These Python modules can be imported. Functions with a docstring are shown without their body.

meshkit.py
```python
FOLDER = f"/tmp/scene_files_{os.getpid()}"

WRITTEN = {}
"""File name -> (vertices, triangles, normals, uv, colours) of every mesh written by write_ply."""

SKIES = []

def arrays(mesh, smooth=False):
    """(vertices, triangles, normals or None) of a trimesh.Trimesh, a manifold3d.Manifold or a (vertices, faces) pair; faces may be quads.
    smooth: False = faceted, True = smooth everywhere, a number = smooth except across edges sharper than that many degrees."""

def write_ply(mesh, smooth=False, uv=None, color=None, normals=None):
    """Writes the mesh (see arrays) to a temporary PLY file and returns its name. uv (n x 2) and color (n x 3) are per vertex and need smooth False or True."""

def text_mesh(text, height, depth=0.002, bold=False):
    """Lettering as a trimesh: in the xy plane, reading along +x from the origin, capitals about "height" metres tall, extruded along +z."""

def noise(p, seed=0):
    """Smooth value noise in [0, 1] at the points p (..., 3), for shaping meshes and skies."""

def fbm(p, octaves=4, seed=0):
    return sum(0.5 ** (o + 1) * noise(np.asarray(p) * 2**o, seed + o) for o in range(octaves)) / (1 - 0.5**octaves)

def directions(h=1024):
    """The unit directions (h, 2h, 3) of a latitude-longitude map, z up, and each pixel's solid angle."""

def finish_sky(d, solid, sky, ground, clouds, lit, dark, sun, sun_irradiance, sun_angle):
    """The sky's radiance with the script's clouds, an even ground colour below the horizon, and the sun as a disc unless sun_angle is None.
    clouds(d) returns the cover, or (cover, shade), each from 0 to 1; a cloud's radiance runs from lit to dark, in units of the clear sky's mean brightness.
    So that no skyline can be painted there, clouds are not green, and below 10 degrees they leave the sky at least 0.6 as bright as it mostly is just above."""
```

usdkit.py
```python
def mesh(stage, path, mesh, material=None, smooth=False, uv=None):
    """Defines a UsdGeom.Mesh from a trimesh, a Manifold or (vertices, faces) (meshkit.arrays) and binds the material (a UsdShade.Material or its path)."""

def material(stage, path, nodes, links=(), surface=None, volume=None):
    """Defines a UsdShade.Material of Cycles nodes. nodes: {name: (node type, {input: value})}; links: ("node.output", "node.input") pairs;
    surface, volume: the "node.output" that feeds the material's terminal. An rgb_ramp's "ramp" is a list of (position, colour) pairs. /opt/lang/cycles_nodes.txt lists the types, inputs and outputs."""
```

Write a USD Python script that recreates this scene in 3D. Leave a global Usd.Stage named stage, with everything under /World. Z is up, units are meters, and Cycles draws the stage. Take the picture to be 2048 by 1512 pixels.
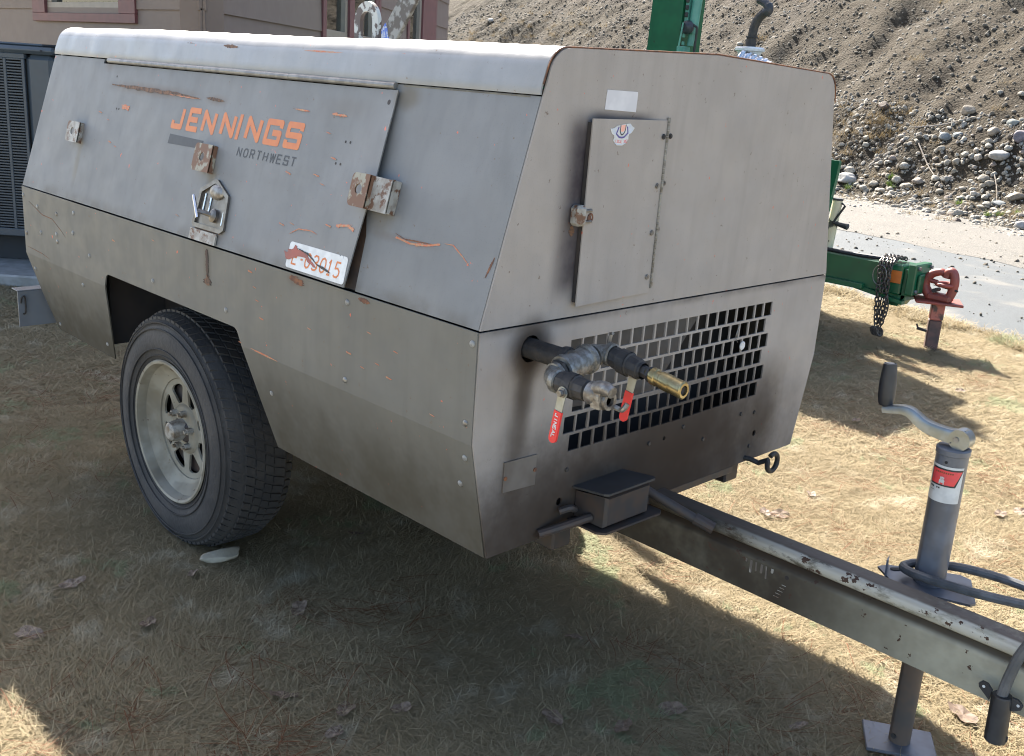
import math, random
import numpy as np, trimesh, shapely, usdkit, meshkit
from shapely.geometry import Polygon, LineString, Point, box as sbox
from shapely.ops import unary_union
from shapely import affinity
from pxr import Usd, UsdGeom, UsdLux, UsdShade, Gf, Sdf, Vt

stage = Usd.Stage.CreateInMemory()
UsdGeom.SetStageUpAxis(stage, UsdGeom.Tokens.z)
UsdGeom.SetStageMetersPerUnit(stage, 1.0)
UsdGeom.Xform.Define(stage, '/World')
rng = np.random.default_rng(7)
A = np.array
def nz(v): v = np.asarray(v, float); return v / np.linalg.norm(v)

# ------------------------------------------------------------------ camera, sky, sun, exposure
EYE = A([1.3176, -1.884, 1.3903])
FWD, RIGHT, UP = A([-.672, .684, -.2846]), A([.698, .713, .066]), A([-.248, .154, .956])
YAW, PITCH, ROLL = 2.3472, -.2885, .0687
FWD = A([math.cos(YAW)*math.cos(PITCH), math.sin(YAW)*math.cos(PITCH), math.sin(PITCH)])
_r = nz(np.cross(FWD, [0, 0, 1])); _u = np.cross(_r, FWD)
RIGHT = math.cos(ROLL)*_r + math.sin(ROLL)*_u; UP = -math.sin(ROLL)*_r + math.cos(ROLL)*_u
EXPOSURE = 2.35
cam = UsdGeom.Camera.Define(stage, '/World/camera')
cam.AddTransformOp().Set(Gf.Matrix4d(*RIGHT, 0, *UP, 0, *(-FWD), 0, *EYE, 1))
cam.CreateHorizontalApertureAttr(36.0); cam.CreateVerticalApertureAttr(36.0*756/1024)
cam.CreateFocalLengthAttr(2032.9/2048*36); cam.CreateClippingRangeAttr(Gf.Vec2f(.05, 500))
cam.CreateExposureAttr(EXPOSURE)

TOSUN = nz([-1.03, .525, 1.0])
ELEV, ROT = math.asin(TOSUN[2]), math.atan2(TOSUN[0], TOSUN[1])
usdkit.material(stage, '/World/Looks/sky_light', {
    's': ('sky_texture', {'sky_type': 'single_scattering', 'sun_disc': False, 'sun_elevation': ELEV, 'sun_rotation': ROT, 'altitude': 600.0, 'aerosol_density': 4.0}),
    'b': ('background_shader', {'strength': 0.082})}, [('s.color', 'b.color')], surface='b.background')
dome = UsdLux.DomeLight.Define(stage, '/World/sky')
UsdShade.MaterialBindingAPI.Apply(dome.GetPrim()).Bind(UsdShade.Material.Get(stage, '/World/Looks/sky_light'))
dome.GetPrim().SetCustomDataByKey('kind', 'structure')
sun = UsdLux.DistantLight.Define(stage, '/World/sun')
sun.CreateIntensityAttr(1.25); sun.CreateAngleAttr(.53); sun.CreateColorAttr(Gf.Vec3f(1.0, .95, .87)); sun.CreateNormalizeAttr(True)
_z = TOSUN; _x = nz(np.cross([0, 0, 1], _z)); _y = np.cross(_z, _x)
sun.AddTransformOp().Set(Gf.Matrix4d(*_x, 0, *_y, 0, *_z, 0, 0, 0, 10, 1))

# ------------------------------------------------------------------ material graphs
class G:
    def __init__(s, coord='pos'):
        s.n, s.l, s.k = {}, [], 0
        s.vec = s.add('geometry', 'position') if coord == 'pos' else s.add('texture_coordinate', 'object')
    def add(s, kind, out, **inp):
        name = f'n{s.k}'; s.k += 1; vals = {}
        for k, v in inp.items():
            if isinstance(v, str) and '.' in v: s.l.append((v, f'{name}.{k}'))
            else: vals[k] = v
        s.n[name] = (kind, vals)
        return f'{name}.{out}'
    def noise(s, scale, detail=3, rough=.55, vec=None, dist=0.0): return s.add('noise_texture', 'fac', vector=vec or s.vec, scale=float(scale), detail=float(detail), roughness=rough, distortion=dist)
    def voro(s, scale, out='distance', feature='f1', vec=None): return s.add('voronoi_texture', out, vector=vec or s.vec, scale=float(scale), feature=feature)
    def mix(s, f, a, b, t='mix'): return s.add('mix_color', 'result', fac=f, a=a, b=b, blend_type=t)
    def math(s, op, a, b=0.0): return s.add('math', 'value', math_type=op, value1=a, value2=b)
    def rng(s, v, lo, hi, a=0.0, b=1.0):
        if lo > hi: lo, hi, a, b = hi, lo, b, a
        return s.add('map_range', 'result', range_type='smoothstep', value=v, from_min=lo, from_max=hi, to_min=a, to_max=b)
    def stretch(s, sx, sy, sz): return s.add('vector_math', 'vector', math_type='multiply', vector1=s.vec, vector2=(sx, sy, sz))
    def xyz(s):
        o = s.add('separate_xyz', 'x', vector=s.vec); b = o.split('.')[0]
        return o, b + '.y', b + '.z'
    def ell(s, c, inv):           # 0 at the centre, 1 on the ellipse
        d = s.add('vector_math', 'vector', math_type='subtract', vector1=s.vec, vector2=tuple(c))
        d = s.add('vector_math', 'vector', math_type='multiply', vector1=d, vector2=tuple(inv))
        return s.add('vector_math', 'value', math_type='length', vector1=d)
    def ramp(s, f, stops): return s.add('rgb_ramp', 'color', fac=f, ramp=stops)
    def done(s, name, color, rough=.5, metal=0.0, bump=None, bdist=.01, bstr=.5, trans=None, **kw):
        inp = dict(base_color=color, roughness=rough, metallic=metal, **kw)
        if bump: inp['normal'] = s.add('bump', 'normal', height=bump, strength=bstr, distance=bdist)
        surf = s.add('principled_bsdf', 'BSDF', **inp)
        if trans:
            t = s.add('translucent_bsdf', 'BSDF', color=color)
            surf = s.add('mix_closure', 'closure', fac=trans, closure1=surf, closure2=t)
        return usdkit.material(stage, '/World/Looks/' + name, s.n, s.l, surface=surf)

def plain(name, c, c2=None, scale=20, rough=.5, metal=0.0, bump=0, bscale=60, spots=(), coord='pos', lo=.35, hi=.65, **kw):
    g = G(coord)
    col = c if c2 is None else g.mix(g.rng(g.noise(scale, 4), lo, hi), c, c2)
    for sc, sscale, a, b in spots: col = g.mix(g.rng(g.noise(sscale, 4, .65), a, b), col, sc)
    return g.done(name, col, rough, metal, bump=g.noise(bscale, 3) if bump else None, bstr=bump or .5, **kw)

M = {}
RUST, ORANGE = (.16, .062, .025), (.55, .105, .05)
def body_paint(name, base, front=False, lower=False):
    g = G()
    x, y, z = g.xyz()
    col = g.mix(g.rng(g.noise(6, 4, .6), .3, .7), base, tuple(v*.88 for v in base))
    col = g.mix(g.math('multiply', g.rng(g.noise(1, 3, .6, g.stretch(26, 26, 2.2)), .45, .75), .35), col, tuple(v*.72 for v in base))   # run marks
    col = g.mix(g.math('multiply', g.rng(g.noise(420, 2), .56, .72), .3), col, tuple(v*.62 for v in base))                         # grain of the old paint
    col = g.mix(g.math('multiply', g.rng(g.noise(60, 4, .7), .66, .72), .8), col, (.11, .075, .05))                                  # chips
    col = g.mix(g.math('multiply', g.rng(g.noise(46, 3, .6, g.stretch(1, 1.3, .8)), .715, .74), .85), col, ORANGE)
    n1 = g.noise(9, 4, .65); S = None
    def dirt_shade(f, c):
        nonlocal col, S
        col = g.mix(f, col, c); S = f if S is None else g.math('maximum', S, f)
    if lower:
        dirt_shade(g.math('multiply', g.math('multiply', g.rng(z, .80, .47), g.rng(n1, .25, .7, .6, 1.0)), .85), (.050, .042, .028))  # road grime, plus the underside shade of the raked sheet painted in
    if front:
        soot_shade = (.034, .024, .017)
        def blot(c, inv, lo, hi, amt, warp=.35):
            d = g.math('add', g.ell(c, inv), g.math('multiply', g.math('subtract', n1, .5), warp))
            dirt_shade(g.math('multiply', g.rng(d, hi, lo), amt), soot_shade)
        blot((0, .02, .60), (0, 1/.62, 1/.22), .2, 1.1, .90)          # exhaust grime plus painted-in shading under the grille
        blot((0, -.08, .45), (0, 1/1.0, 1/.24), .15, 1.12, .92)
        blot((0, .40, .60), (0, 1/.10, 1/.16), .2, 1.2, .6)
        blot((0, -.44, .52), (0, 1/.26, 1/.22), .15, 1.2, .72, .6); blot((0, -.60, .46), (0, 1/.12, 1/.16), .1, 1.2, .5, .6)
        blot((0, -.496, .885), (0, 1/.075, 1/.075), .35, 1.1, .9)      # oil round the outlet pipe
        blot((0, -.505, .80), (0, 1/.035, 1/.13), .1, 1.1, .65)
        blot((0, -.52, .70), (0, 1/.045, 1/.20), .1, 1.1, .5)
        # soot blown out past the open edge of the small door
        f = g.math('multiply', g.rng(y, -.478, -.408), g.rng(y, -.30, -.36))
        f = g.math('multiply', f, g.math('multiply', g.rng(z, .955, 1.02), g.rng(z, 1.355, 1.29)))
        dirt_shade(g.math('multiply', f, g.rng(n1, .2, .75, .97, .70)), (.022, .017, .024))
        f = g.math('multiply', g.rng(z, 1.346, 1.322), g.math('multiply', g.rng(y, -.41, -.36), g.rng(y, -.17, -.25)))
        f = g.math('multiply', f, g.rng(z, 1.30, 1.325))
        dirt_shade(g.math('multiply', f, .7), (.03, .025, .03))
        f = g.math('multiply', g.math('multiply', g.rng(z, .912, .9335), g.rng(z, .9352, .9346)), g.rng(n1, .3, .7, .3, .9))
        dirt_shade(g.math('multiply', f, .6), soot_shade)
    rough = g.rng(g.noise(14, 3), .3, .7, .52, .66); spec = .28
    if S is not None: spec = g.rng(S, 0, .6, .28, .06); rough = g.math('maximum', rough, S)
    if name == 'grey_side_paint':
        halo = lambda c, inv, amt, cc: g.mix(g.math('multiply', g.rng(g.math('add', g.ell(c, inv), g.math('multiply', g.math('subtract', n1, .5), .8)), 1.1, .15), amt), col, cc)
        for c, inv, amt, cc in (((-1.45, 0, 1.285), (1/.34, 0, 1/.022), .45, (.10, .062, .035)), ((-1.11, 0, 1.281), (1/.07, 0, 1/.018), .4, (.10, .062, .035)), ((-.36, 0, 1.335), (1/.05, 0, 1/.032), .6, (.085, .066, .035)), ((-.36, 0, 1.09), (1/.05, 0, 1/.045), .4, (.09, .07, .045)),
                ((-1.05, 0, 1.09), (1/.03, 0, 1/.05), .55, (.10, .075, .035)), ((-1.86, 0, 1.06), (1/.022, 0, 1/.10), .4, (.11, .09, .055)), ((-1.01, 0, .966), (1/.10, 0, 1/.02), .5, (.085, .055, .03)), ((-1.0, 0, 1.02), (1/.09, 0, 1/.08), .3, (.12, .10, .07)), ((-.55, 0, 1.30), (1/.12, 0, 1/.03), .2, (.10, .08, .06)), ((-1.76, 0, 1.345), (1/.05, 0, 1/.03), .4, (.10, .07, .04)), ((-.26, 0, 1.06), (1/.14, 0, 1/.012), .3, (.10, .07, .05)), ((-.62, 0, .99), (1/.16, 0, 1/.06), .25, (.20, .19, .18))): col = halo(c, inv, amt, cc)
        col = g.mix(g.math('multiply', g.rng(z, .975, .94), g.rng(n1, .35, .65, .1, .6)), col, (.075, .066, .052))
    if lower:
        for c, inv, amt, cc in (((-1.005, 0, .88), (1/.025, 0, 1/.07), .5, (.05, .036, .022)), ((-.6, 0, .92), (1/.05, 0, 1/.02), .45, (.08, .045, .025))):
            col = g.mix(g.math('multiply', g.rng(g.math('add', g.ell(c, inv), g.math('multiply', g.math('subtract', n1, .5), .8)), 1.1, .15), amt), col, cc)
    scr = g.rng(g.noise(1, 4, .7, g.stretch(7, 7, 190)), .70, .78); col = g.mix(g.math('multiply', scr, .30), col, tuple(min(1, v*1.7) for v in base))
    scr2 = g.rng(g.noise(1, 4, .7, g.stretch(90, 90, 9)), .72, .80); col = g.mix(g.math('multiply', scr2, .35), col, tuple(v*.55 for v in base))
    if 'roof' in name: rough, spec = g.rng(g.noise(14, 3), .3, .7, .30, .42), .5
    return g.done(name, col, rough, .0, bump=g.math('add', g.math('multiply', g.noise(3.6, 2, .45), 1.0), g.math('multiply', g.noise(300, 2), .012)), bstr=1.0, bdist=.013, specular_ior_level=spec)
M['paint_side'] = body_paint('grey_side_paint', (.150, .152, .150))
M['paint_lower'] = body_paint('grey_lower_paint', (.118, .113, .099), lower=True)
M['paint_front'] = body_paint('grey_front_paint', (.280, .252, .227), front=True)  # warm light bounced off the ground is kept in this base grey
M['paint_door'] = body_paint('grey_door_paint', (.280, .252, .227))  # same bounce-warmed grey as the front
M['paint_roof'] = body_paint('grey_roof_paint', (.20, .20, .195))
M['black'] = plain('black_interior', (.012, .011, .011), (.03, .022, .018), 8, .8)
M['jamb'] = plain('rusty_jamb', (.06, .035, .022), (.025, .018, .015), 14, .85)
M['baffle'] = plain('brown_baffle', (0.0805, 0.0739, 0.0713), (0.0618, 0.0546, 0.0499), 10, .7)
M['rubber'] = plain('black_rubber', (0.0143, 0.0132, 0.0127), (0.0295, 0.0264, 0.0238), 9, .78, bump=.25, bscale=90)
M['rim'] = plain('dirty_white_rim', (0.235, 0.217, 0.171), (0.151, 0.132, 0.095), 11, .75, spots=[((0.0673, 0.037, 0.019), 42, .64, .7)])
M['hub'] = plain('hub_metal', (.30, .28, .24), (.12, .09, .06), 40, .45, .3)
M['steel'] = plain('dull_steel', (0.24, 0.232, 0.216), (0.128, 0.112, 0.096), 60, .42, .7, bump=.15)
M['iron'] = plain('black_iron', (0.0153, 0.0138, 0.0127), (0.0306, 0.0255, 0.0214), 50, .65, .1, bump=.2, bscale=120)
M['galv'] = plain('galvanised', (0.214, 0.208, 0.191), (0.112, 0.101, 0.084), 70, .45, .6, bump=.2, bscale=150)
M['brass'] = plain('brass', (0.334, 0.271, 0.14), (0.242, 0.181, 0.082), 60, .28, .9)
M['zinc'] = plain('zinc_plate', (0.248, 0.267, 0.273), (0.211, 0.217, 0.198), 30, .34, .85)
M['chrome'] = plain('bright_metal', (.62, .63, .64), (.5, .5, .5), 40, .2, 1.0)
M['redgrip'] = plain('red_vinyl', (.56, .018, .022), (.48, .02, .022), 30, .42)
M['rust'] = plain('rust', RUST, (.07, .03, .018), 60, .85)
M['streak'] = plain('rust_streak_colour', (0.14, 0.0665, 0.0315), (0.0385, 0.0224, 0.014), 90, .8)
M['orange_scrape'] = plain('orange_scrape_colour', (0.392, 0.0924, 0.0364), (0.301, 0.179, 0.0943), 160, .7)
M['orange'] = plain('orange_print', (0.438, 0.116, 0.0136), (0.393, 0.101, 0.017), 50, .5)
M['darkprint'] = plain('dark_grey_print', (0.018, 0.0204, 0.024), (0.024, 0.0264, 0.03), 60, .55)
M['white'] = plain('white_decal', (0.485, 0.492, 0.485), (0.407, 0.413, 0.407), 40, .45)
M['paper'] = plain('white_paper', (0.488, 0.481, 0.488), (0.432, 0.425, 0.439), 25, .6)
M['bracket'] = plain('rusty_bracket', (0.275, 0.268, 0.242), (0.166, 0.147, 0.122), 40, .6, spots=[((0.0952, 0.0446, 0.0224), 38, .50, .58)])
M['bracket_rust'] = plain('very_rusty_bracket', (0.122, 0.0612, 0.0342), (0.23, 0.216, 0.167), 45, .75, lo=.5, hi=.62)
M['latchmetal'] = plain('latch_steel', (0.155, 0.14, 0.124), (0.105, 0.0899, 0.0744), 50, .3, .7)
M['blacksteel'] = plain('oily_steel', (0.026, 0.0223, 0.0205), (0.0434, 0.0279, 0.0198), 25, .6, .1)
M['tailgrey'] = plain('grey_bracket_paint', (0.13, 0.139, 0.149), (0.104, 0.11, 0.117), 9, .45)
M['rivet'] = plain('pale_rivet', (0.208, 0.208, 0.198), (0.129, 0.124, 0.114), 90, .5)
M['red'] = plain('red_print', (.60, .05, .05), (.5, .05, .06), 60, .5)
M['navy'] = plain('navy_print', (.05, .04, .16), (.08, .06, .2), 60, .5)
M['blueprint'] = plain('blue_print', (.30, .38, .55), (.4, .45, .58), 60, .5)
def tongue_paint():
    g = G(); x, y, z = g.xyz()
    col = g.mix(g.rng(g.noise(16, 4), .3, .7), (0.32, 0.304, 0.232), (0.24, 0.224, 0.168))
    dirt_shade = g.math('multiply', g.rng(x, .80, .34), g.rng(g.noise(10, 4), .2, .6, .7, 1.0))
    col = g.mix(g.math('multiply', dirt_shade, .95), col, (.028, .020, .014))
    chip = g.math('add', g.noise(34, 4, .7, g.stretch(.75, 1, 1)), g.math('multiply', g.rng(z, .435, .455), .07))
    col = g.mix(g.rng(chip, .645, .67), col, (.06, .033, .022))
    bead = g.math('multiply', g.rng(z, .433, .438), g.rng(g.noise(22, 5, .7, g.stretch(.5, 1, 1)), .36, .52)); bead = g.math('multiply', g.math('multiply', bead, g.rng(y, -.034, -.041)), g.rng(x, .12, .42))
    col = g.mix(g.math('multiply', bead, .85), col, (.40, .38, .32)); col = g.mix(g.rng(chip, .635, .66), col, (.055, .032, .022))
    col = g.mix(g.math('multiply', g.rng(z, .4655, .4685), g.rng(g.noise(30, 4), .25, .5, .6, .95)), col, (.075, .058, .045))
    f = g.rng(g.math('abs' if False else 'absolute', g.math('subtract', z, .4285)), .009, .003)
    col = g.mix(g.math('multiply', f, .8), col, (.07, .05, .035))
    return g.done('tongue_paint', col, .55, specular_ior_level=.2, bump=g.noise(60, 3), bstr=.12)
M['tongue'] = tongue_paint()
M['jackpaint'] = plain('grey_jack_paint', (0.101, 0.108, 0.125), (0.0736, 0.0744, 0.0819), 18, .42, spots=[((0.127, 0.0677, 0.0356), 30, .68, .74)])
M['jackrust'] = plain('rusty_jack_leg', (.052, .044, .038), (.075, .052, .038), 24, .6)
M['green'] = plain('green_machine_paint', (0.00689, 0.0746, 0.0298), (0.00574, 0.0574, 0.0241), 10, .32, spots=[((0.0172, 0.0143, 0.0115), 26, .7, .75)])
M['teal'] = plain('pale_green_paint', (0.0746, 0.23, 0.166), (0.0574, 0.184, 0.138), 12, .35)
M['hookred'] = plain('faded_red_paint', (0.232, 0.0415, 0.0249), (0.166, 0.0387, 0.0276), 16, .5, spots=[((0.0332, 0.0194, 0.0166), 30, .66, .7)])
M['postpaint'] = plain('rusty_dark_post', (.05, .032, .028), (.10, .05, .04), 20, .55)
M['postred'] = plain('worn_red_post', (.34, .10, .07), (.06, .035, .03), 12, .5, lo=.5, hi=.6)
M['cream'] = plain('cream_chipped', (.52, .46, .30), (.03, .028, .022), 16, .5, lo=.52, hi=.56)
M['chip'] = plain('chipped_white_paint', (0.384, 0.372, 0.322), (0.062, 0.0403, 0.031), 22, .55, lo=.48, hi=.53)
M['chip2'] = plain('chipped_white_paint_grey', (0.288, 0.274, 0.245), (0.108, 0.09, 0.0756), 18, .6, lo=.44, hi=.56)
M['bluetape'] = plain('blue_tape', (.10, .17, .50), (.42, .45, .52), 55, .5, lo=.5, hi=.58)
M['chain'] = plain('dark_chain', (.10, .085, .07), (.045, .038, .035), 90, .45, .6)
M['plastic'] = plain('black_plastic', (0.0119, 0.0119, 0.0133), (0.021, 0.021, 0.0224), 40, .5)
M['cable'] = plain('dusty_cable', (.095, .095, .095), (.06, .06, .06), 30, .6)
M['ac'] = plain('grey_blue_metal', (0.0396, 0.0489, 0.0562), (0.0356, 0.0438, 0.0505), 12, .45)
M['acdark'] = plain('ac_dark', (.012, .014, .016), None, rough=.8)
M['concrete'] = plain('concrete', (0.24, 0.235, 0.221), (0.182, 0.178, 0.163), 14, .9, bump=.2)
M['stone_white'] = plain('pale_stone', (0.313, 0.277, 0.206), (0.227, 0.193, 0.136), 12, .8, bump=.2)

# ------------------------------------------------------------------ mesh helpers
def hull(pts): return trimesh.convex.convex_hull(np.asarray(pts, float))
def cat(*ms): return trimesh.util.concatenate([m for m in ms if m is not None])
def rbox(lo, hi, c=.003, R=None, o=(0, 0, 0)):
    lo, hi = np.minimum(lo, hi).astype(float), np.maximum(lo, hi).astype(float); c = min(c, .45*(hi-lo).min()); P = []
    for i in range(8):
        s = A([(i >> k) & 1 for k in range(3)]); p = np.where(s, hi, lo); d = np.where(s, -1, 1)*c
        for k in range(3):
            q = p.copy()
            for j in range(3):
                if j != k: q[j] += d[j]
            P.append(q)
    P = A(P)
    if R is not None: P = P @ np.asarray(R, float)
    return hull(P + A(o))
def cyl(p0, p1, r, r2=None, n=20, cap=True):
    return tube([p0, p1], [r, r if r2 is None else r2], n)
def tube(pts, rad, n=12, closed=False):
    p = np.asarray(pts, float); m = len(p); rad = np.broadcast_to(rad, (m,))
    t = np.gradient(p, axis=0) if not closed else (np.roll(p, -1, 0) - np.roll(p, 1, 0))
    t = t / (np.linalg.norm(t, axis=1, keepdims=True) + 1e-12)
    a = np.cross(t[0], [0, 0, 1.0] if abs(t[0][2]) < .9 else [1.0, 0, 0]); a /= np.linalg.norm(a); V = []; ang = np.arange(n)*2*np.pi/n
    for i in range(m):
        a = a - t[i]*(a @ t[i]); a /= np.linalg.norm(a); b = np.cross(t[i], a)
        V.append(p[i] + rad[i]*(np.cos(ang)[:, None]*a + np.sin(ang)[:, None]*b))
    V = np.vstack(V); F = []
    for i in range(m if closed else m-1):
        i2 = (i+1) % m
        for j in range(n):
            k = (j+1) % n
            F += [[i*n+j, i*n+k, i2*n+k], [i*n+j, i2*n+k, i2*n+j]]
    if not closed:
        c0, c1 = len(V), len(V)+1; V = np.vstack([V, p[0], p[-1]])
        for j in range(n):
            k = (j+1) % n
            F += [[c0, k, j], [c1, (m-1)*n+j, (m-1)*n+k]]
    return trimesh.Trimesh(V, F, process=False)
def smooth_path(pts, n=8):
    p = np.asarray(pts, float); q = np.vstack([2*p[0]-p[1], p, 2*p[-1]-p[-2]]); out = []
    for i in range(1, len(q)-2):
        for t in np.linspace(0, 1, n, endpoint=False):
            a, b, c, d = q[i-1], q[i], q[i+1], q[i+2]
            out.append(.5*((2*b) + (c-a)*t + (2*a-5*b+4*c-d)*t*t + (3*b-a-3*c+d)*t**3))
    return A(out + [p[-1]])
def lathe(prof, p0, axis, n=28):
    """prof: (distance along axis, radius)"""
    axis = nz(axis); return tube([A(p0)+axis*d for d, _ in prof], [max(r, 1e-5) for _, r in prof], n) if False else _lathe(prof, A(p0, float), axis, n)
def _lathe(prof, p0, ax, n):
    a = np.cross(ax, [0, 0, 1.0] if abs(ax[2]) < .9 else [1.0, 0, 0]); a /= np.linalg.norm(a); b = np.cross(ax, a); ang = np.arange(n)*2*np.pi/n
    V = np.vstack([p0 + ax*d + max(r, 1e-5)*(np.cos(ang)[:, None]*a + np.sin(ang)[:, None]*b) for d, r in prof]); F = []
    for i in range(len(prof)-1):
        for j in range(n):
            k = (j+1) % n
            F += [[i*n+j, i*n+k, (i+1)*n+k], [i*n+j, (i+1)*n+k, (i+1)*n+j]]
    return trimesh.Trimesh(V, F, process=False)
class Plane:
    def __init__(s, o, ux, uy): s.o, s.ux, s.uy = A(o, float), A(ux, float), A(uy, float); s.n = nz(np.cross(s.ux, s.uy))
    def p(s, a, b, h=0): return s.o + s.ux*a + s.uy*b + s.n*h
    def map(s, V): return s.o + V[:, :1]*s.ux + V[:, 1:2]*s.uy + V[:, 2:3]*s.n
    def slab(s, poly, h0, h1):
        ms = []
        for g in getattr(poly, 'geoms', [poly]):
            if g.is_empty or g.area < 1e-9: continue
            m = trimesh.creation.extrude_polygon(g, h1-h0, engine='earcut'); V = np.array(m.vertices); V[:, 2] += h0
            ms.append(trimesh.Trimesh(s.map(V), m.faces, process=False))
        return cat(*ms)
    def box(s, a0, a1, b0, b1, h0, h1, c=.001):
        return rbox((a0, b0, h0), (a1, b1, h1), c, np.stack([s.ux, s.uy, s.n]), s.o)
def rounded(poly, r): return poly.buffer(-r).buffer(2*r).buffer(-r) if r > 0 else poly
def rrect(x0, y0, x1, y1, r): return sbox(x0+r, y0+r, x1-r, y1-r).buffer(r, quad_segs=6)
def blob(pts, r, seed, jag=.35, n=60):
    """ragged stroke along pts"""
    g = np.random.default_rng(seed); base = LineString(pts).buffer(r, quad_segs=3)
    bits = [base]
    L = LineString(pts)
    for _ in range(n):
        q = L.interpolate(g.random(), normalized=True); w = r*g.uniform(.3, 1.0)
        bits.append(affinity.scale(Point(q.x+g.normal()*r*.5, q.y+g.normal()*r*(.4+jag)).buffer(w, quad_segs=2), g.uniform(1, 3.5), g.uniform(.25, .8)))
    return unary_union(bits).simplify(r*.08)
def taper(pts, r, seed, n=26):
    """a scratch that thins out towards both ends, ragged"""
    g = np.random.default_rng(seed); L = LineString(pts); up, dn = [], []
    for t in np.linspace(0, 1, n):
        q = L.interpolate(t, normalized=True); q2 = L.interpolate(min(1, t+.02), normalized=True); q0 = L.interpolate(max(0, t-.02), normalized=True)
        d = nz([q2.x-q0.x, q2.y-q0.y]); w = r*(math.sin(math.pi*min(max(t, .02), .98))**.6)
        up.append((q.x-d[1]*w*g.uniform(.5, 1.2), q.y+d[0]*w*g.uniform(.5, 1.2))); dn.append((q.x+d[1]*w*g.uniform(.5, 1.2), q.y-d[0]*w*g.uniform(.5, 1.2)))
    return Polygon(up + dn[::-1]).buffer(0)
STROKES = {'J': [[(0, .32), (0, 0), (.75, 0), (1, 1)][:3] + [(.75, 1)]], 'E': [[(1, 0), (0, 0), (0, 1), (1, 1)], [(0, .5), (.85, .5)]],
 'N': [[(0, 0), (0, 1), (1, 0), (1, 1)]], 'I': [[(.5, 0), (.5, 1)]], 'G': [[(1, .74), (1, 1), (0, 1), (0, 0), (1, 0), (1, .48), (.45, .48)]],
 'S': [[(1, .76), (1, 1), (0, 1), (0, .5), (1, .5), (1, 0), (0, 0), (0, .26)]], 'O': [[(.5, 1), (.15, .93), (0, .7), (0, .3), (.15, .07), (.5, 0), (.85, .07), (1, .3), (1, .7), (.85, .93), (.5, 1)]],
 'R': [[(0, 0), (0, 1), (.8, 1), (1, .85), (1, .65), (.8, .5), (0, .5)], [(.55, .5), (1, 0)]], 'T': [[(.5, 0), (.5, 1)], [(0, 1), (1, 1)]], 'H': [[(0, 0), (0, 1)], [(1, 0), (1, 1)], [(0, .5), (1, .5)]],
 'W': [[(0, 1), (.22, 0), (.5, .95), (.78, 0), (1, 1)]], 'L': [[(0, 1), (0, 0), (1, 0)]], 'C': [[(1, .8), (.8, 1), (.2, 1), (0, .8), (0, .2), (.2, 0), (.8, 0), (1, .2)]], 'A': [[(0, 0), (.5, 1), (1, 0)], [(.2, .35), (.8, .35)]],
 '0': [[(.5, 1), (.15, .9), (0, .65), (0, .35), (.15, .1), (.5, 0), (.85, .1), (1, .35), (1, .65), (.85, .9), (.5, 1)]], '3': [[(0, .88), (.3, 1), (.8, .98), (1, .8), (.9, .6), (.45, .52), (.9, .44), (1, .2), (.75, .02), (.25, 0), (0, .1)]],
 '1': [[(.2, .78), (.55, 1), (.55, 0)], [(.15, 0), (.95, 0)]], '5': [[(.95, 1), (.15, 1), (.08, .55), (.6, .6), (.98, .42), (.98, .18), (.7, 0), (.2, 0), (0, .1)]], '-': [[(0, .45), (1, .45)]], '2': [[(0, .8), (.2, 1), (.8, 1), (1, .75), (0, 0), (1, 0)]], 'X': [[(0,0),(1,1)],[(0,1),(1,0)]]}
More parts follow.
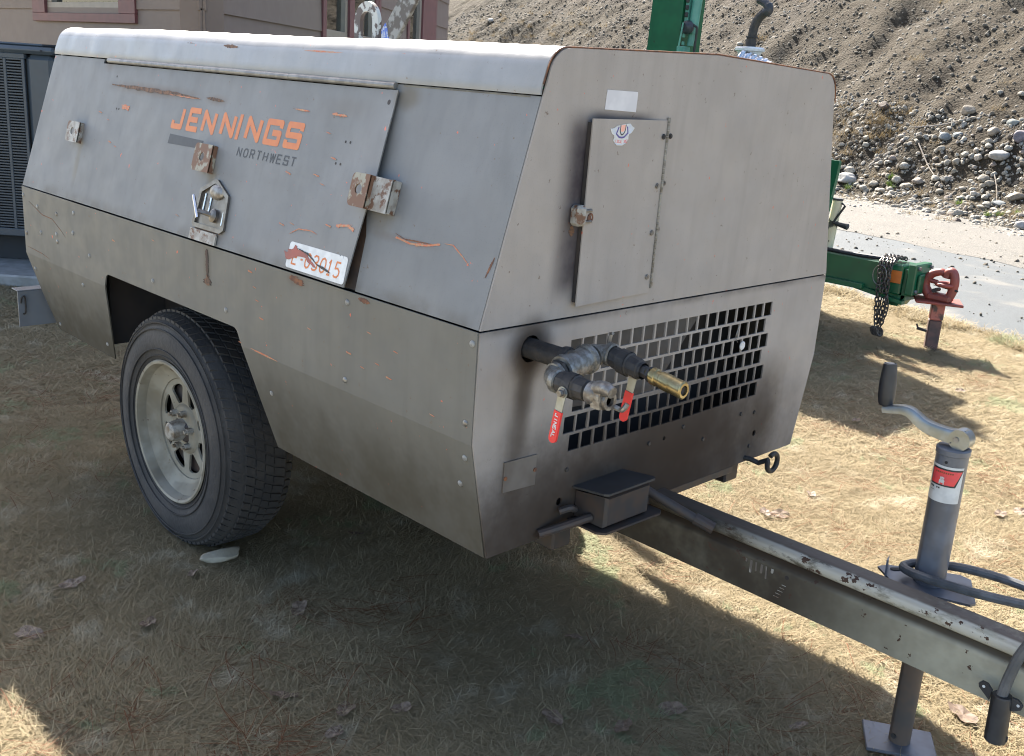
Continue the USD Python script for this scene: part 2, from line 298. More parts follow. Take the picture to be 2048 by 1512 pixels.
def glyph(ch, x0, x1, y0, y1, sw, slant=0.0, join='round'):
    out = []
    for st in STROKES[ch]:
        P = [(x0+sw/2+(x1-x0-sw)*u, y0+sw/2+(y1-y0-sw)*v) for u, v in st]
        P = [(a+(b-y0)*slant, b) for a, b in P]
        out.append(LineString(P).buffer(sw/2, cap_style='flat', join_style='round', quad_segs=3))
    return unary_union(out)

# ------------------------------------------------------------------ scene graph helpers
_names, BASE = {}, {}
def fresh(parent, name):
    k = (parent, name); i = _names.get(k, 0); _names[k] = i+1
    return f'{parent}/{name}' if i == 0 else f'{parent}/{name}_{i:03d}'
def tag(prim, label=None, cat_=None, group=None, kind=None):
    for k, v in (('label', label), ('category', cat_), ('group', group), ('kind', kind)):
        if v: prim.SetCustomDataByKey(k, v)
def root_of(path): return '/'.join(path.split('/')[:3])
def thing(name, label, cat_, loc=(0, 0, 0), rotz=0, group=None):
    p = fresh('/World', name); x = UsdGeom.Xform.Define(stage, p); x.AddTranslateOp().Set(Gf.Vec3d(*map(float, loc)))
    if rotz: x.AddRotateZOp().Set(math.degrees(rotz))
    BASE[p] = A(loc, float); tag(x.GetPrim(), label, cat_, group); return p
def obj(name, mesh, mat, parent=None, smooth=30, label=None, cat_=None, group=None, kind=None):
    p = fresh(parent or '/World', name)
    m = trimesh.Trimesh(np.array(mesh.vertices), np.array(mesh.faces), process=False)
    if parent: m.vertices = m.vertices - BASE.get(root_of(p), 0)
    pr = usdkit.mesh(stage, p, m, M[mat] if isinstance(mat, str) else mat, smooth=smooth)
    tag(pr.GetPrim(), label, cat_, group, kind); return p
def mats_instances(name, protos, P, Q, S, label, cat_, mats):
    """a PointInstancer of loose small stuff"""
    p = fresh('/World', name); pi = UsdGeom.PointInstancer.Define(stage, p); which = rng.integers(0, len(protos), len(P))
    for i, (m, mt) in enumerate(zip(protos, mats)):
        mp = f'{p}/{name}_piece_{i+1:03d}'; usdkit.mesh(stage, mp, m, M[mt] if isinstance(mt, str) else mt, smooth=True if i < 0 else 40)
        pi.CreatePrototypesRel().AddTarget(mp)
    pi.CreateProtoIndicesAttr(Vt.IntArray.FromNumpy(which.astype(np.int32)))
    pi.CreatePositionsAttr(Vt.Vec3fArray.FromNumpy(np.asarray(P, np.float32)))
    pi.CreateScalesAttr(Vt.Vec3fArray.FromNumpy(np.asarray(S, np.float32)))
    pi.CreateOrientationsAttr(Vt.QuathArray([Gf.Quath(float(q[0]), float(q[1]), float(q[2]), float(q[3])) for q in Q]))
    tag(pi.GetPrim(), label, cat_, None, 'stuff'); return p
def qz(a): return np.stack([np.cos(a/2), 0*a, 0*a, np.sin(a/2)], 1)
def qrand(n):
    q = rng.normal(size=(n, 4)); return q/np.linalg.norm(q, axis=1, keepdims=True)

# ------------------------------------------------------------------ ground, road, bank
RN, RD = A([.27, .963]), A([.963, -.27])       # across and along the road
def across(x, y): return x*RN[0] + y*RN[1]
def along(x, y): return x*RD[0] + y*RD[1]
def grid(xs, ys, zf):
    X, Y = np.meshgrid(xs, ys, indexing='ij'); Z = zf(X, Y); n, m = X.shape
    V = np.stack([X, Y, Z], -1).reshape(-1, 3); i, j = np.meshgrid(np.arange(n-1), np.arange(m-1), indexing='ij'); a = (i*m+j).ravel()
    F = np.vstack([np.stack([a, a+m, a+m+1], 1), np.stack([a, a+m+1, a+1], 1)])
    return V, F
def roadgrid(us, vs, zf):     # u along the road, v across it
    V, F = grid(us, vs, lambda u, v: 0*u); u, v = V[:, 0].copy(), V[:, 1].copy()
    z = zf(u, v); return trimesh.Trimesh(np.stack([u*RD[0]+v*RN[0], u*RD[1]+v*RN[1], z], 1), F, process=False)
def lawn_mat():
    g = G()
    col = g.mix(g.rng(g.noise(1.7, 4, .6), .35, .65), (.27, .225, .15), (.22, .20, .115))
    col = g.mix(g.rng(g.noise(70, 4, .7), .35, .7), col, (.36, .31, .215))
    col = g.mix(g.rng(g.noise(160, 3, .7), .55, .75), col, (.12, .09, .055))
    return g.done('lawn_thatch', col, .95, bump=g.noise(120, 4, .7), bstr=.9, bdist=.012, specular_ior_level=.1)
M['lawn'] = lawn_mat()
V, F = grid(np.r_[-60, np.linspace(-14, 8, 45), 60], np.r_[-60, np.linspace(-6, 16, 45), 60], lambda x, y: -.004 + .012*(meshkit.fbm(np.stack([x*.9, y*.9, 0*x], -1), 3)-.5))
obj('lawn', trimesh.Trimesh(V, F, process=False), 'lawn', smooth=True, kind='structure', label='dead straw coloured lawn with green patches')
def road_mat():
    g = G()
    col = g.mix(g.rng(g.noise(3, 4), .3, .7), (0.0389, 0.0449, 0.0484), (0.0311, 0.036, 0.0389))
    col = g.mix(g.rng(g.noise(140, 3, .7), .45, .7), col, (0.0784, 0.0888, 0.0932))
    col = g.mix(g.rng(g.voro(60), .14, .05), col, (.16, .155, .145)); col = g.mix(g.rng(g.noise(24, 5, .75), .6, .74), col, (.022, .021, .02)); col = g.mix(g.rng(g.noise(1.3, 3, .6), .5, .7), col, (.115, .105, .09))
    return g.done('road_surface', col, .85, bump=g.noise(160, 3, .7), bstr=.5, bdist=.006)
M['road'] = road_mat()
def edge(u, s, a=.10): return a*(meshkit.fbm(np.stack([u*.8+s*17, 0*u, 0*u+s], -1), 4)-.5)*2
us = np.linspace(-26, 14, 260)
def strip(us, v0, v1, z, n=16, crown=0.0):
    V, F = grid(us, np.linspace(0, 1, n), lambda a, b: 0*a); u, t = V[:, 0], V[:, 1]
    v = v0(u) + (v1(u)-v0(u))*t; zz = z + crown*np.sin(np.pi*t)
    return trimesh.Trimesh(np.stack([u*RD[0]+v*RN[0], u*RD[1]+v*RN[1], zz], 1), F, process=False)
road_near = lambda u: 4.40 + edge(u, 1, .09)
obj('road', strip(us, road_near, lambda u: 7.75+edge(u, 2, .2), .012, crown=.02), 'road', smooth=True, kind='structure', label='grey worn asphalt road behind the machines')
def sand_mat():
    g = G(); col = g.mix(g.rng(g.noise(2.2, 4, .6), .3, .7), (0.096, 0.0889, 0.0786), (0.078, 0.0739, 0.0663))
    col = g.mix(g.rng(g.noise(30, 4, .7), .6, .72), col, (0.118, 0.0899, 0.062)); col = g.mix(g.rng(g.noise(220, 2), .5, .7), col, (0.291, 0.26, 0.211))
    return g.done('sandy_verge_soil', col, .95, bump=g.noise(40, 5, .7), bstr=.8, bdist=.03)
M['sand'] = sand_mat()
obj('sandy_verge', strip(us, lambda u: 7.0+edge(u, 3, .28), lambda u: 0*u+10.8, .026, crown=.015), 'sand', smooth=True, kind='structure', label='sandy verge between road and bank')
TOE = 9.7
def bank_h(u, v, fine=True):
    p = np.stack([u*.35, v*.35, 0*u], -1); d = v - TOE - .9*(meshkit.fbm(p*1.3, 3, 3)-.5)
    h = np.where(d > 0, .62*np.maximum(d, 0) + .10*np.minimum(np.maximum(d, 0), 1.2) - .35*np.exp(-((d-2.4)/.9)**2)*.0, -.12)
    h = np.where(d > 0, h*np.minimum(1, .35+d*.5), h)
    h = h + np.clip(d, 0, 1)*(.55*(meshkit.fbm(p*1.1, 3, 5)-.5) + .22*(meshkit.fbm(p*4.5, 3, 6)-.5))
    h = h + np.clip(d, 0, 1)*.34*(meshkit.fbm(np.stack([u*1.5+v*.25, v*.22, 0*u], -1), 4, 12)-.5)
    if fine: h = h + np.clip(d*1.5, 0, 1)*(.09*(meshkit.fbm(np.stack([u*5, v*3.2, 0*u], -1), 4, 8)-.5))
    return h
def bank_mat():
    g = G(); x, y, z = g.xyz()
    col = g.mix(g.rng(g.noise(.8, 4, .6), .35, .65), (0.0584, 0.0462, 0.0299), (0.0438, 0.0334, 0.0213))
    col = g.mix(g.rng(g.noise(9, 5, .7), .45, .7), col, (0.0625, 0.0532, 0.0373))
    col = g.mix(g.math('multiply', g.rng(g.noise(.55, 3), .55, .68), .75), col, (0.0358, 0.0286, 0.0218))
    col = g.mix(g.math('multiply', g.rng(g.voro(26, feature='f1'), .28, .1), g.rng(g.noise(3, 3), .4, .6)), col, (0.129, 0.115, 0.0895))
    col = g.mix(g.rng(g.noise(60, 4, .7), .58, .72), col, (.07, .055, .042))
    h = g.math('add', g.noise(14, 6, .75), g.math('multiply', g.voro(26), -.5))
    return g.done('bank_soil', col, .95, bump=h, bstr=1.0, bdist=.07, specular_ior_level=.15)
M['bank'] = bank_mat()
ub, vb = np.r_[np.linspace(-70, -34.2, 60), np.linspace(-34, 8, 520)], np.r_[np.linspace(9.0, 15.5, 130), np.linspace(15.6, 38, 70)]
bank = roadgrid(ub, vb, bank_h)
obj('gravel_bank', bank, 'bank', smooth=True, kind='structure', label='steep bank of bare gravel and soil')
def rock(seed, flat=.7, sub=2, rough=.22):
    m = trimesh.creation.icosphere(sub, 1.0); v = np.array(m.vertices); g = np.random.default_rng(seed)
    for _ in range(7):                                   # knock flats into it
        n = nz(g.normal(size=3)); d = v @ n; k = g.uniform(.62, .9); v = v - np.outer(np.maximum(d-k, 0)*.85, n)
    v *= 1 + rough*(meshkit.fbm(v*1.6+seed*3.1, 3, seed)[:, None]-.5)
    v *= A([1, g.uniform(.65, .95), flat*g.uniform(.8, 1.1)]); return trimesh.Trimesh(v, m.faces, process=False)
def stone_mat(name, stops):
    g = G('obj'); r = g.add('object_info', 'random')
    col = g.ramp(r, stops); col = g.mix(g.rng(g.noise(3, 4, .6), .3, .75), col, (0.13, 0.11, 0.0812)); col = g.mix(g.rng(g.noise(9, 4, .7), .58, .72), col, (0.0868, 0.0713, 0.0503))
    return g.done(name, col, .85, bump=g.noise(8, 4), bstr=.35, bdist=.05)
M['stones'] = stone_mat('loose_stones', [(0, (0.236, 0.212, 0.166)), (.35, (0.332, 0.299, 0.241)), (.6, (0.284, 0.277, 0.248)), (.8, (0.394, 0.369, 0.304)), (1, (0.236, 0.184, 0.157))])
M['clods'] = stone_mat('soil_clods', [(0, (0.0597, 0.0462, 0.0288)), (.5, (0.0827, 0.065, 0.0423)), (1, (0.105, 0.0863, 0.0588))])
def scatter(n, ulo, uhi, vlo, vhi, smin, smax, power=2.2, zoff=-.25, vbias=1.0):
    u = rng.uniform(ulo, uhi, n); v = vlo + (vhi-vlo)*rng.random(n)**vbias; s = smin*(smax/smin)**(rng.random(n)**power)
    z = np.maximum(bank_h(u, v), .022); return np.stack([u*RD[0]+v*RN[0], u*RD[1]+v*RN[1], z+zoff*s*.6], 1), s, u, v
rocks8 = [rock(s, .7) for s in range(6)]
P, s, *_ = scatter(26000, -32, 1, 9.9, 15.5, .010, .055, 2.0)
mats_instances('bank_clods', rocks8, P, qrand(len(P)), s[:, None]*np.ones(3), 'crumbly brown clods and grit covering the gravel bank', 'soil', ['clods']*6)
P, s, *_ = scatter(15000, -12, 2, 9.0, 11.6, .010, .055, 2.0, vbias=1.25)
mats_instances('bank_gravel', rocks8, P, qrand(len(P)), s[:, None]*np.ones(3), 'pale loose gravel along the foot of the bank', 'gravel', ['stones']*6)
P, s, *_ = scatter(2600, -32, 1, 10.2, 15.5, .010, .045, 2.4)
mats_instances('bank_pebbles', rocks8, P, qrand(len(P)), s[:, None]*np.ones(3), 'pebbles stuck in the upper slope of the bank', 'gravel', ['stones']*6)
P, s, *_ = scatter(2200, -12, 2, 4.7, 9.8, .005, .03, 2.6, zoff=.1); P[:, 2] = .03
mats_instances('road_grit', rocks8, P, qrand(len(P)), s[:, None]*np.ones(3), 'grit scattered over the road and sandy verge', 'gravel', ['clods']*6)
# single rocks one can tell apart on the bank: (along the road, across it, half length, label, tone)
ROCKS = [(-9.25, 10.38, .16, 'largest white boulder on the bank, just beyond the green machine'), (-7.2, 11.29, .138, 'purplish grey cobble high on the bank'), (-8.34, 11.61, .12, 'big tan cobble bedded in dark soil on the bank'),
 (-7.29, 11.06, .153, 'flat slabby white rock lying on the bank'), (-6.81, 10.56, .108, 'long blue grey slab among the bank stones'), (-6.65, 10.67, .123, 'long tan boulder low on the bank beside a blue grey slab'),
 (-5.91, 9.79, .085, 'squarish white block at the edge of the sandy verge'), (-8.29, 11.17, .092, 'blue green rounded cobble beside a pale pointed one on the bank'), (-8.13, 11.22, .092, 'pale pointed cobble beside a blue green one on the bank'),
 (-7.65, 11.33, .091, 'egg shaped tan cobble on the dark part of the bank'), (-7.51, 11.52, .1, 'broad pale green cobble up on the dark part of the bank'), (-9.68, 11.39, .09, 'weathered brown rock half buried above the dry grass clump'),
 (-27.76, 13.85, .115, 'lower of two white stones behind the house corner'), (-29.07, 14.9, .103, 'upper of two white stones behind the house corner'), (-6.53, 9.44, .057, 'dark brown broken rock lying on the sandy verge')]
SMALL = [(-8.73, 10.36, .074), (-9.0, 10.49, .042), (-8.46, 10.51, .082), (-8.15, 10.58, .081), (-8.21, 10.48, .065), (-7.57, 11.0, .073), (-7.83, 10.91, .065), (-8.05, 10.83, .049), (-8.51, 10.68, .075), (-7.94, 10.68, .073), (-7.28, 10.8, .087), (-7.16, 10.79, .063), (-7.19, 10.55, .063), (-7.31, 10.47, .063), (-7.04, 10.58, .062), (-6.9, 10.45, .062), (-6.39, 9.62, .058), (-6.64, 10.2, .06), (-7.55, 9.99, .054), (-7.55, 9.85, .046), (-7.73, 9.95, .039), (-8.57, 10.3, .057), (-8.82, 10.28, .074), (-8.76, 10.09, .033), (-7.39, 10.28, .039), (-6.75, 10.41, .046), (-8.47, 10.88, .042), (-7.25, 11.15, .065), (-7.59, 11.19, .066), (-8.18, 12.02, .052), (-7.9, 12.12, .061), (-9.22, 11.5, .053), (-8.27, 11.41, .051), (-7.42, 10.91, .032), (-7.04, 11.17, .048), (-7.95, 10.88, .049), (-8.16, 10.9, .041), (-7.6, 11.07, .041), (-8.18, 11.0, .066), (-8.78, 10.67, .05), (-8.92, 10.6, .038), (-8.91, 10.65, .051), (-9.34, 10.52, .085), (-9.53, 10.5, .051), (-15.24, 13.14, .077)]
g_ = np.random.default_rng(31)
for _ in range(170): SMALL.append((g_.uniform(-9.6, -5.2), 9.75+1.5*g_.random()**1.4, .026+.04*g_.random()**2))
TONES = {'white': (0.265, 0.258, 0.243), 'tan': (0.207, 0.175, 0.133), 'blue': (0.146, 0.162, 0.162), 'purple': (0.158, 0.137, 0.146), 'brown': (0.0704, 0.0485, 0.0375), 'green': (0.184, 0.198, 0.18), 'pale': (0.23, 0.221, 0.198)}
for k, c in TONES.items(): M['rock_'+k] = plain('rock_'+k, c, tuple(v*.72 for v in c), 14, .85, spots=[((.24, .20, .155), 30, .6, .72)], bump=.3, bscale=40)
for i, (u, v, s, lab) in enumerate(ROCKS):
    tone = next((k for k in ('white', 'purpl', 'brown', 'tan', 'blue', 'green', 'pale') if k in lab), 'pale'); tone = 'purple' if tone == 'purpl' else tone
    z = max(float(bank_h(A([u]), A([v]))[0]), .025); s *= .88; m = rock(50+i, .5 if ('flat' in lab or 'slab' in lab) else .72, 3, .3); m.vertices *= s*1.1
    a = [.4, 1.2, -.3, -.25, -.45, -.1, .2][i % 7]; c_, s_ = math.cos(a), math.sin(a); m.vertices = m.vertices @ A([[c_, s_, 0], [-s_, c_, 0], [0, 0, 1]])
    x, y = u*RD[0]+v*RN[0], u*RD[1]+v*RN[1]; m.vertices += A([x, y, z+s*.22])
    obj('rock', m, 'rock_'+tone, label=lab, cat_='rock', group='single rocks on the gravel bank', smooth=45)
for j in range(6):       # one class prim per rock shape
    cp = f'/World/Looks/rock_shape_{j+1:03d}'
    stage.CreateClassPrim(cp); rm = rock(80+j, .68, 2, .26); usdkit.mesh(stage, cp+'/stone', rm, M['stones'], smooth=45)
for i, (u, v, s) in enumerate(SMALL):
    z = max(float(bank_h(A([u]), A([v]))[0]), .025); x, y = u*RD[0]+v*RN[0], u*RD[1]+v*RN[1]; p = fresh('/World', 'cobble')
    xf = UsdGeom.Xform.Define(stage, p); xf.AddTranslateOp().Set(Gf.Vec3d(float(x), float(y), float(z+s*.25))); xf.AddRotateZOp().Set(float(g_.uniform(0, 360))); xf.AddScaleOp().Set(Gf.Vec3f(*(float(s*g_.uniform(.9, 1.15)) for _ in range(3))))
    pr = xf.GetPrim(); pr.GetReferences().AddInternalReference(f'/World/Looks/rock_shape_{i % 6 + 1:03d}'); pr.SetInstanceable(True)
    tag(pr, 'rounded grey or pale cobble among many at the foot of the gravel bank', 'cobble', 'cobbles along the foot of the bank')

# ------------------------------------------------------------------ dry weeds and sticks on the bank
def straw_mat(name, stops, green=None, coord='pos'):
    g = G(coord); r = g.add('geometry', 'random_per_island'); col = g.ramp(r, stops)
    if green:
        patch = g.rng(g.math('add', g.noise(2.1, 4, .65), g.math('multiply', g.noise(13, 4, .7), .6)), .60, 1.02, .17, .66)
        m1 = g.noise(5.5, 4, .65); m2 = g.noise(26, 3, .65)
        col = g.mix(g.rng(m1, .56, .74, 0, .75), col, (.44, .36, .225)); col = g.mix(g.rng(m2, .54, .72, 0, .55), col, (.40, .32, .20)); col = g.mix(g.rng(m1, .46, .30, 0, .25), col, (.76, .72, .57))
        r2 = g.add('white_noise_texture', 'value', dimensions='1D', w=r)
        col = g.mix(g.add('math', 'value', math_type='less_than', value1=r2, value2=patch), col, g.ramp(r, green))
    return g.done(name, col, .75, trans=.3, specular_ior_level=.25)
M['straw'] = straw_mat('dead_grass_blades', [(0, (.30, .24, .14)), (.15, (.52, .455, .30)), (.4, (.72, .66, .47)), (.7, (.80, .75, .57)), (.92, (.85, .81, .67)), (1, (.26, .17, .09))], [(0, (.27, .27, .15)), (.5, (.38, .39, .22)), (1, (.54, .54, .34))])
M['drystem'] = straw_mat('dry_weeds', [(0, (0.184, 0.135, 0.0677)), (.5, (0.258, 0.203, 0.111)), (1, (0.32, 0.271, 0.172))])
M['needle'] = straw_mat('red_pine_needles', [(0, (.17, .07, .03)), (.6, (.23, .10, .045)), (1, (.26, .15, .07))])
M['weed'] = straw_mat('green_weeds', [(0, (.10, .15, .03)), (1, (.20, .24, .07))])
def blades(n, size, seed, lmin=.03, lmax=.09, w=(.0010, .0022), lie=(.05, .9), seg=4, z0=(-.004, .012), dirbias=None, zmax=None, disc=False):
    g = np.random.default_rng(seed); Vv, Ff = [], []
    for _ in range(n):
        L = lmin+(lmax-lmin)*g.random()**1.3; az = g.uniform(0, 2*np.pi) if dirbias is None else g.normal(dirbias, .55); el = g.uniform(*lie); wd = g.uniform(*w)
        if disc: rr = size*math.sqrt(g.random())*.6; th = g.uniform(0, 6.3); p = A([rr*math.cos(th), rr*math.sin(th), g.uniform(*z0)])
        else: p = A([g.uniform(-size, size), g.uniform(-size, size), g.uniform(*z0)])
        turn = g.normal(0, .26); drop = g.uniform(.1, .75)*el/seg*2.2; b = len(Vv)
        for k in range(seg+1):
            d = A([math.cos(az)*math.cos(el), math.sin(az)*math.cos(el), math.sin(el)]); side = A([-math.sin(az), math.cos(az), g.normal(0, .15)]); ww = wd*(1-.75*(k/seg)**1.5)
            Vv += [p-side*ww, p+side*ww]; p = p + d*L/seg; p[2] = max(p[2], -.003); az += turn*g.uniform(.3, 1)/1.5; el -= drop
        for k in range(seg):
            a = b+2*k; Ff += [[a, a+1, a+3], [a, a+3, a+2]]
    return trimesh.Trimesh(A(Vv), A(Ff), process=False)
SLOPE = math.atan(.62)
weeds = [blades(46, .20, 200+i, .08, .26, (.0014, .0028), (.15, 1.3), 4, (0, .02), disc=True) for i in range(3)]
spots = [(-9.75, 10.95, .8, 20), (-9.3, 11.15, .7, 14), (-26, 13.6, 2.6, 46), (-23.8, 13.6, 1.4, 20), (-8.4, 10.05, 1.4, 5), (-7.0, 9.95, 1.3, 6), (-7.1, 9.6, 1.0, 5)]
P = []
for u, v, r, n in spots:
    for _ in range(n): P.append((u+g_.normal()*r*.5, v+g_.normal()*r*.32))
for _ in range(60): P.append((g_.uniform(-30, -4), g_.uniform(9.7, 15)))
P = A(P); z = np.maximum(bank_h(P[:, 0], P[:, 1]), .02)
sc = g_.uniform(.55, 1.2, len(P))
mats_instances('bank_dry_weeds', weeds, np.stack([P[:, 0]*RD[0]+P[:, 1]*RN[0], P[:, 0]*RD[1]+P[:, 1]*RN[1], z], 1), qz(g_.uniform(0, 6.28, len(P))), sc[:, None]*np.ones(3), 'straw coloured dry weeds growing on the bank', 'weeds', ['drystem']*3)
P = A([(-8.5, 10.42), (-8.42, 10.38), (-9.05, 10.2), (-6.6, 10.1), (-7.2, 10.3), (-8.55, 10.5), (-6.5, 10.2), (-6.35, 10.3)]); z = np.maximum(bank_h(P[:, 0], P[:, 1]), .02)
mats_instances('bank_green_weeds', [blades(60, .06, 230, .05, .13, (.002, .004), (.5, 1.4), 3, (0, .01), disc=True)], np.stack([P[:, 0]*RD[0]+P[:, 1]*RN[0], P[:, 0]*RD[1]+P[:, 1]*RN[1], z], 1), qz(g_.uniform(0, 6.28, len(P))), np.ones((len(P), 3)), 'small green weeds between the stones of the bank', 'weeds', ['weed'])
M['stick'] = plain('grey_stick', (.27, .235, .19), (.19, .155, .12), 30, .85)
def bank_pt(u, v, dz=.0): return A([u*RD[0]+v*RN[0], u*RD[1]+v*RN[1], float(max(bank_h(A([u]), A([v]))[0], .025))+dz])
for pts, r, lab in (([(-8.85, 11.17), (-8.5, 11.33), (-8.15, 11.5)], .014, 'straight bare stick leaning across the dark part of the bank'), ([(-8.55, 10.95), (-8.2, 10.8), (-7.95, 10.68)], .011, 'crooked pale branch lying among the bank cobbles'), ([(-7.2, 10.9), (-6.95, 10.68), (-6.8, 10.5)], .006, 'thin pale twig on the right side of the bank')):
    Q = smooth_path([bank_pt(u, v, .035) for u, v in pts], 5); obj('fallen_branch', tube(Q, np.linspace(r, r*.5, len(Q)), 7), 'stick', label=lab, cat_='branch')

# ------------------------------------------------------------------ house
HC = A([-4.522, 1.25, 0]); HD = A([-.651, .759, 0]); HN = A([.759, .651, 0]); ZL = 1.637
M['siding'] = plain('taupe_siding', (0.157, 0.114, 0.0861), (0.147, 0.105, 0.079), 8, .75, bump=.12, bscale=50)
M['redtrim'] = plain('dull_red_trim', (0.124, 0.039, 0.036), (0.101, 0.0338, 0.0315), 14, .6)
M['tanframe'] = plain('tan_window_frame', (0.24, 0.198, 0.15), (0.216, 0.18, 0.138), 12, .6)
def glass_mat():
    g = G(); t = g.add('transparent_bsdf', 'BSDF', color=(.55, .6, .6)); s = g.add('glossy_bsdf', 'BSDF', color=(.9, .9, .9), roughness=.03)
    f = g.math('add', g.math('multiply', g.add('fresnel', 'fac', IOR=1.5), 1.0), .05); m = g.add('mix_closure', 'closure', fac=f, closure1=t, closure2=s)
    return usdkit.material(stage, '/World/Looks/window_glass', g.n, g.l, surface=m)
M['glass'] = glass_mat(); M['room'] = plain('dark_room', (.03, .035, .04), None, rough=.9); M['roofing'] = plain('brown_shingles', (.12, .09, .07), (.08, .06, .05), 30, .9)
house = thing('house', 'taupe lap-sided house with dull red window trim', 'house', (HC[0], HC[1], 0))
WL = Plane(HC, (-1, 0, 0), (0, 0, 1)); WL.n = A([0, -1., 0])
WL = Plane(HC - A([8, 0, 0]), (1, 0, 0), (0, 0, 1))        # left wall, reading along +x, normal -y ; a = 8 at the corner
WR = Plane(HC, HD, (0, 0, 1)); WR_n = WR.n                  # normal = HD x z
if WR_n @ HN < 0: WR.n = HN
EX = .347; WT = 2.99
def boards(W, a0, a1, holes, sgn):
    z = ZL - EX*4
    while z < WT:
        segs = [(a0, a1)]
        for h0, h1, z0, z1 in holes:
            if z0 < z+EX*.5 < z1 or (z < z1 and z+EX > z0 and False): 
                nsegs = []
                for s0, s1 in segs:
                    if h0 > s0: nsegs.append((s0, min(s1, h0)))
                    if h1 < s1: nsegs.append((max(s0, h1), s1))
                segs = nsegs
        for s0, s1 in segs:
            if s1-s0 < .03: continue
            lo, hi = z+.002, min(z+EX+.012, WT); q = []
            for a in (s0, s1):
                for (b, h) in ((lo, .002), (lo, .022), (hi, .012), (hi, .001)): q.append(W.o + W.ux*a + W.uy*b + W.n*h)
            obj('siding_board', hull(q), 'siding', house, smooth=False)
        z += EX
LW = (8-2.547, 8-.821)        # window of the left wall, outer trim
RW = [(2.57, 4.83), (6.35, 8.45)]
boards(WL, 0, 8, [(LW[0], LW[1], 1.55, 2.9)], 1)
boards(WR, 0, 9.62, [(RW[0][0], RW[0][1], 1.45, 2.9), (RW[1][0], RW[1][1], .3, 2.9)], 1)
def pl_box(W, a0, a1, b0, b1, h0, h1, c=.002): return rbox((a0, b0, h0), (a1, b1, h1), c, np.stack([W.ux, W.uy, W.n]), W.o)
obj('wall_core', cat(pl_box(WL, 0, 8, 0, WT, -.16, -.002), pl_box(WR, 0, 9.6, 0, WT, -.16, -.002)) if False else cat(pl_box(WL, 0, LW[0], .2, WT, -.14, -.002), pl_box(WL, LW[1], 8, .2, WT, -.14, -.002), pl_box(WL, LW[0], LW[1], .2, 1.56, -.14, -.002), pl_box(WL, LW[0], LW[1], 2.86, WT, -.14, -.002),
    pl_box(WR, 0, 2.57, .2, WT, -.14, -.002), pl_box(WR, 2.57, 4.83, .2, 1.46, -.14, -.002), pl_box(WR, 2.57, 8.45, 2.86, WT, -.14, -.002), pl_box(WR, 4.83, 6.35, .2, 2.86, -.14, -.002), pl_box(WR, 8.45, 9.6, .2, WT, -.14, -.002)), 'siding', house, smooth=False)
obj('foundation', cat(pl_box(WL, 0, 8, 0, .2, -.12, -.01), pl_box(WR, 0, 9.6, 0, .2, -.12, -.01)), 'concrete', house, smooth=False)
def window(W, a0, a1, b0, b1, tw, panes, bot=None):
    f = obj('window', cat(pl_box(W, a0, a1, b0, b0+(bot or tw), -.05, .035), pl_box(W, a0, a1, b1-tw, b1, -.05, .035), pl_box(W, a0, a0+tw, b0+(bot or tw)+.001, b1-tw-.001, -.05, .034), pl_box(W, a1-tw, a1, b0+(bot or tw)+.001, b1-tw-.001, -.05, .034)), 'redtrim', house, smooth=False)
    z0 = b0+(bot or tw)+.001; z1 = b1-tw-.001
    for p0, p1, fw in panes:
        obj('frame', cat(pl_box(W, p0, p1, z0, z0+fw, -.06, .012), pl_box(W, p0, p1, z1-fw, z1, -.06, .012), pl_box(W, p0, p0+fw, z0+fw+.001, z1-fw-.001, -.06, .011), pl_box(W, p1-fw, p1, z0+fw+.001, z1-fw-.001, -.06, .011)), 'tanframe', f, smooth=False)
        obj('pane', pl_box(W, p0+fw, p1-fw, z0+fw, z1-fw, -.036, -.03, .001), 'glass', f, smooth=False)
    obj('blind', pl_box(W, a0+tw, a1-tw, z0, z1, -.36, -.34), 'room', f, smooth=False)  # dark sheet standing in for the unlit room behind the glass
    return f
window(WL, LW[0], LW[1], 1.552, 2.88, .24, [(LW[0]+.241, LW[1]-.161, .075)], .058)
w1 = window(WR, 2.57, 4.83, 1.47, 2.88, .11, [(2.681, 3.487, .085), (3.671, 4.60, .085)], .11)
obj('mullion', pl_box(WR, 3.488, 3.67, 1.581, 2.768, -.05, .034), 'redtrim', w1, smooth=False)
obj('mullion', pl_box(WR, 4.601, 4.719, 1.581, 2.768, -.05, .03), 'redtrim', w1, smooth=False)
w2 = window(WR, 6.35, 8.45, .3, 2.88, .12, [(6.48, 7.36, .12)], .12)
obj('mullion', pl_box(WR, 7.361, 8.329, .421, 2.758, -.05, .0345), 'redtrim', w2, smooth=False)
# low roof out of view, eaves shaped to shade wall and lawn
rp = A([(-13, .30), (-3.95, .30), (-4.44, 1.28), (-10.75, 8.65), (-13, 8.65)])
roof = hull(np.vstack([np.c_[rp, np.full(5, 3.0)], np.c_[rp, np.full(5, 3.14)], [(-12, 2.5, 3.9), (-10.8, 6.5, 3.9), (-7.5, 2.5, 3.9)]]))
core = hull([(-12.9, .36, 2.975), (-4.05, .36, 2.975), (-4.50, 1.27, 2.975), (-10.8, 8.6, 2.975), (-12.9, 8.7, 2.975), (-12.9, .36, 2.998), (-4.05, .36, 2.998), (-4.50, 1.27, 2.998), (-10.8, 8.6, 2.998), (-12.9, 8.7, 2.998)])
r_ = obj('roof', roof, 'roofing', house, smooth=False); obj('soffit', core, 'siding', r_, smooth=False)

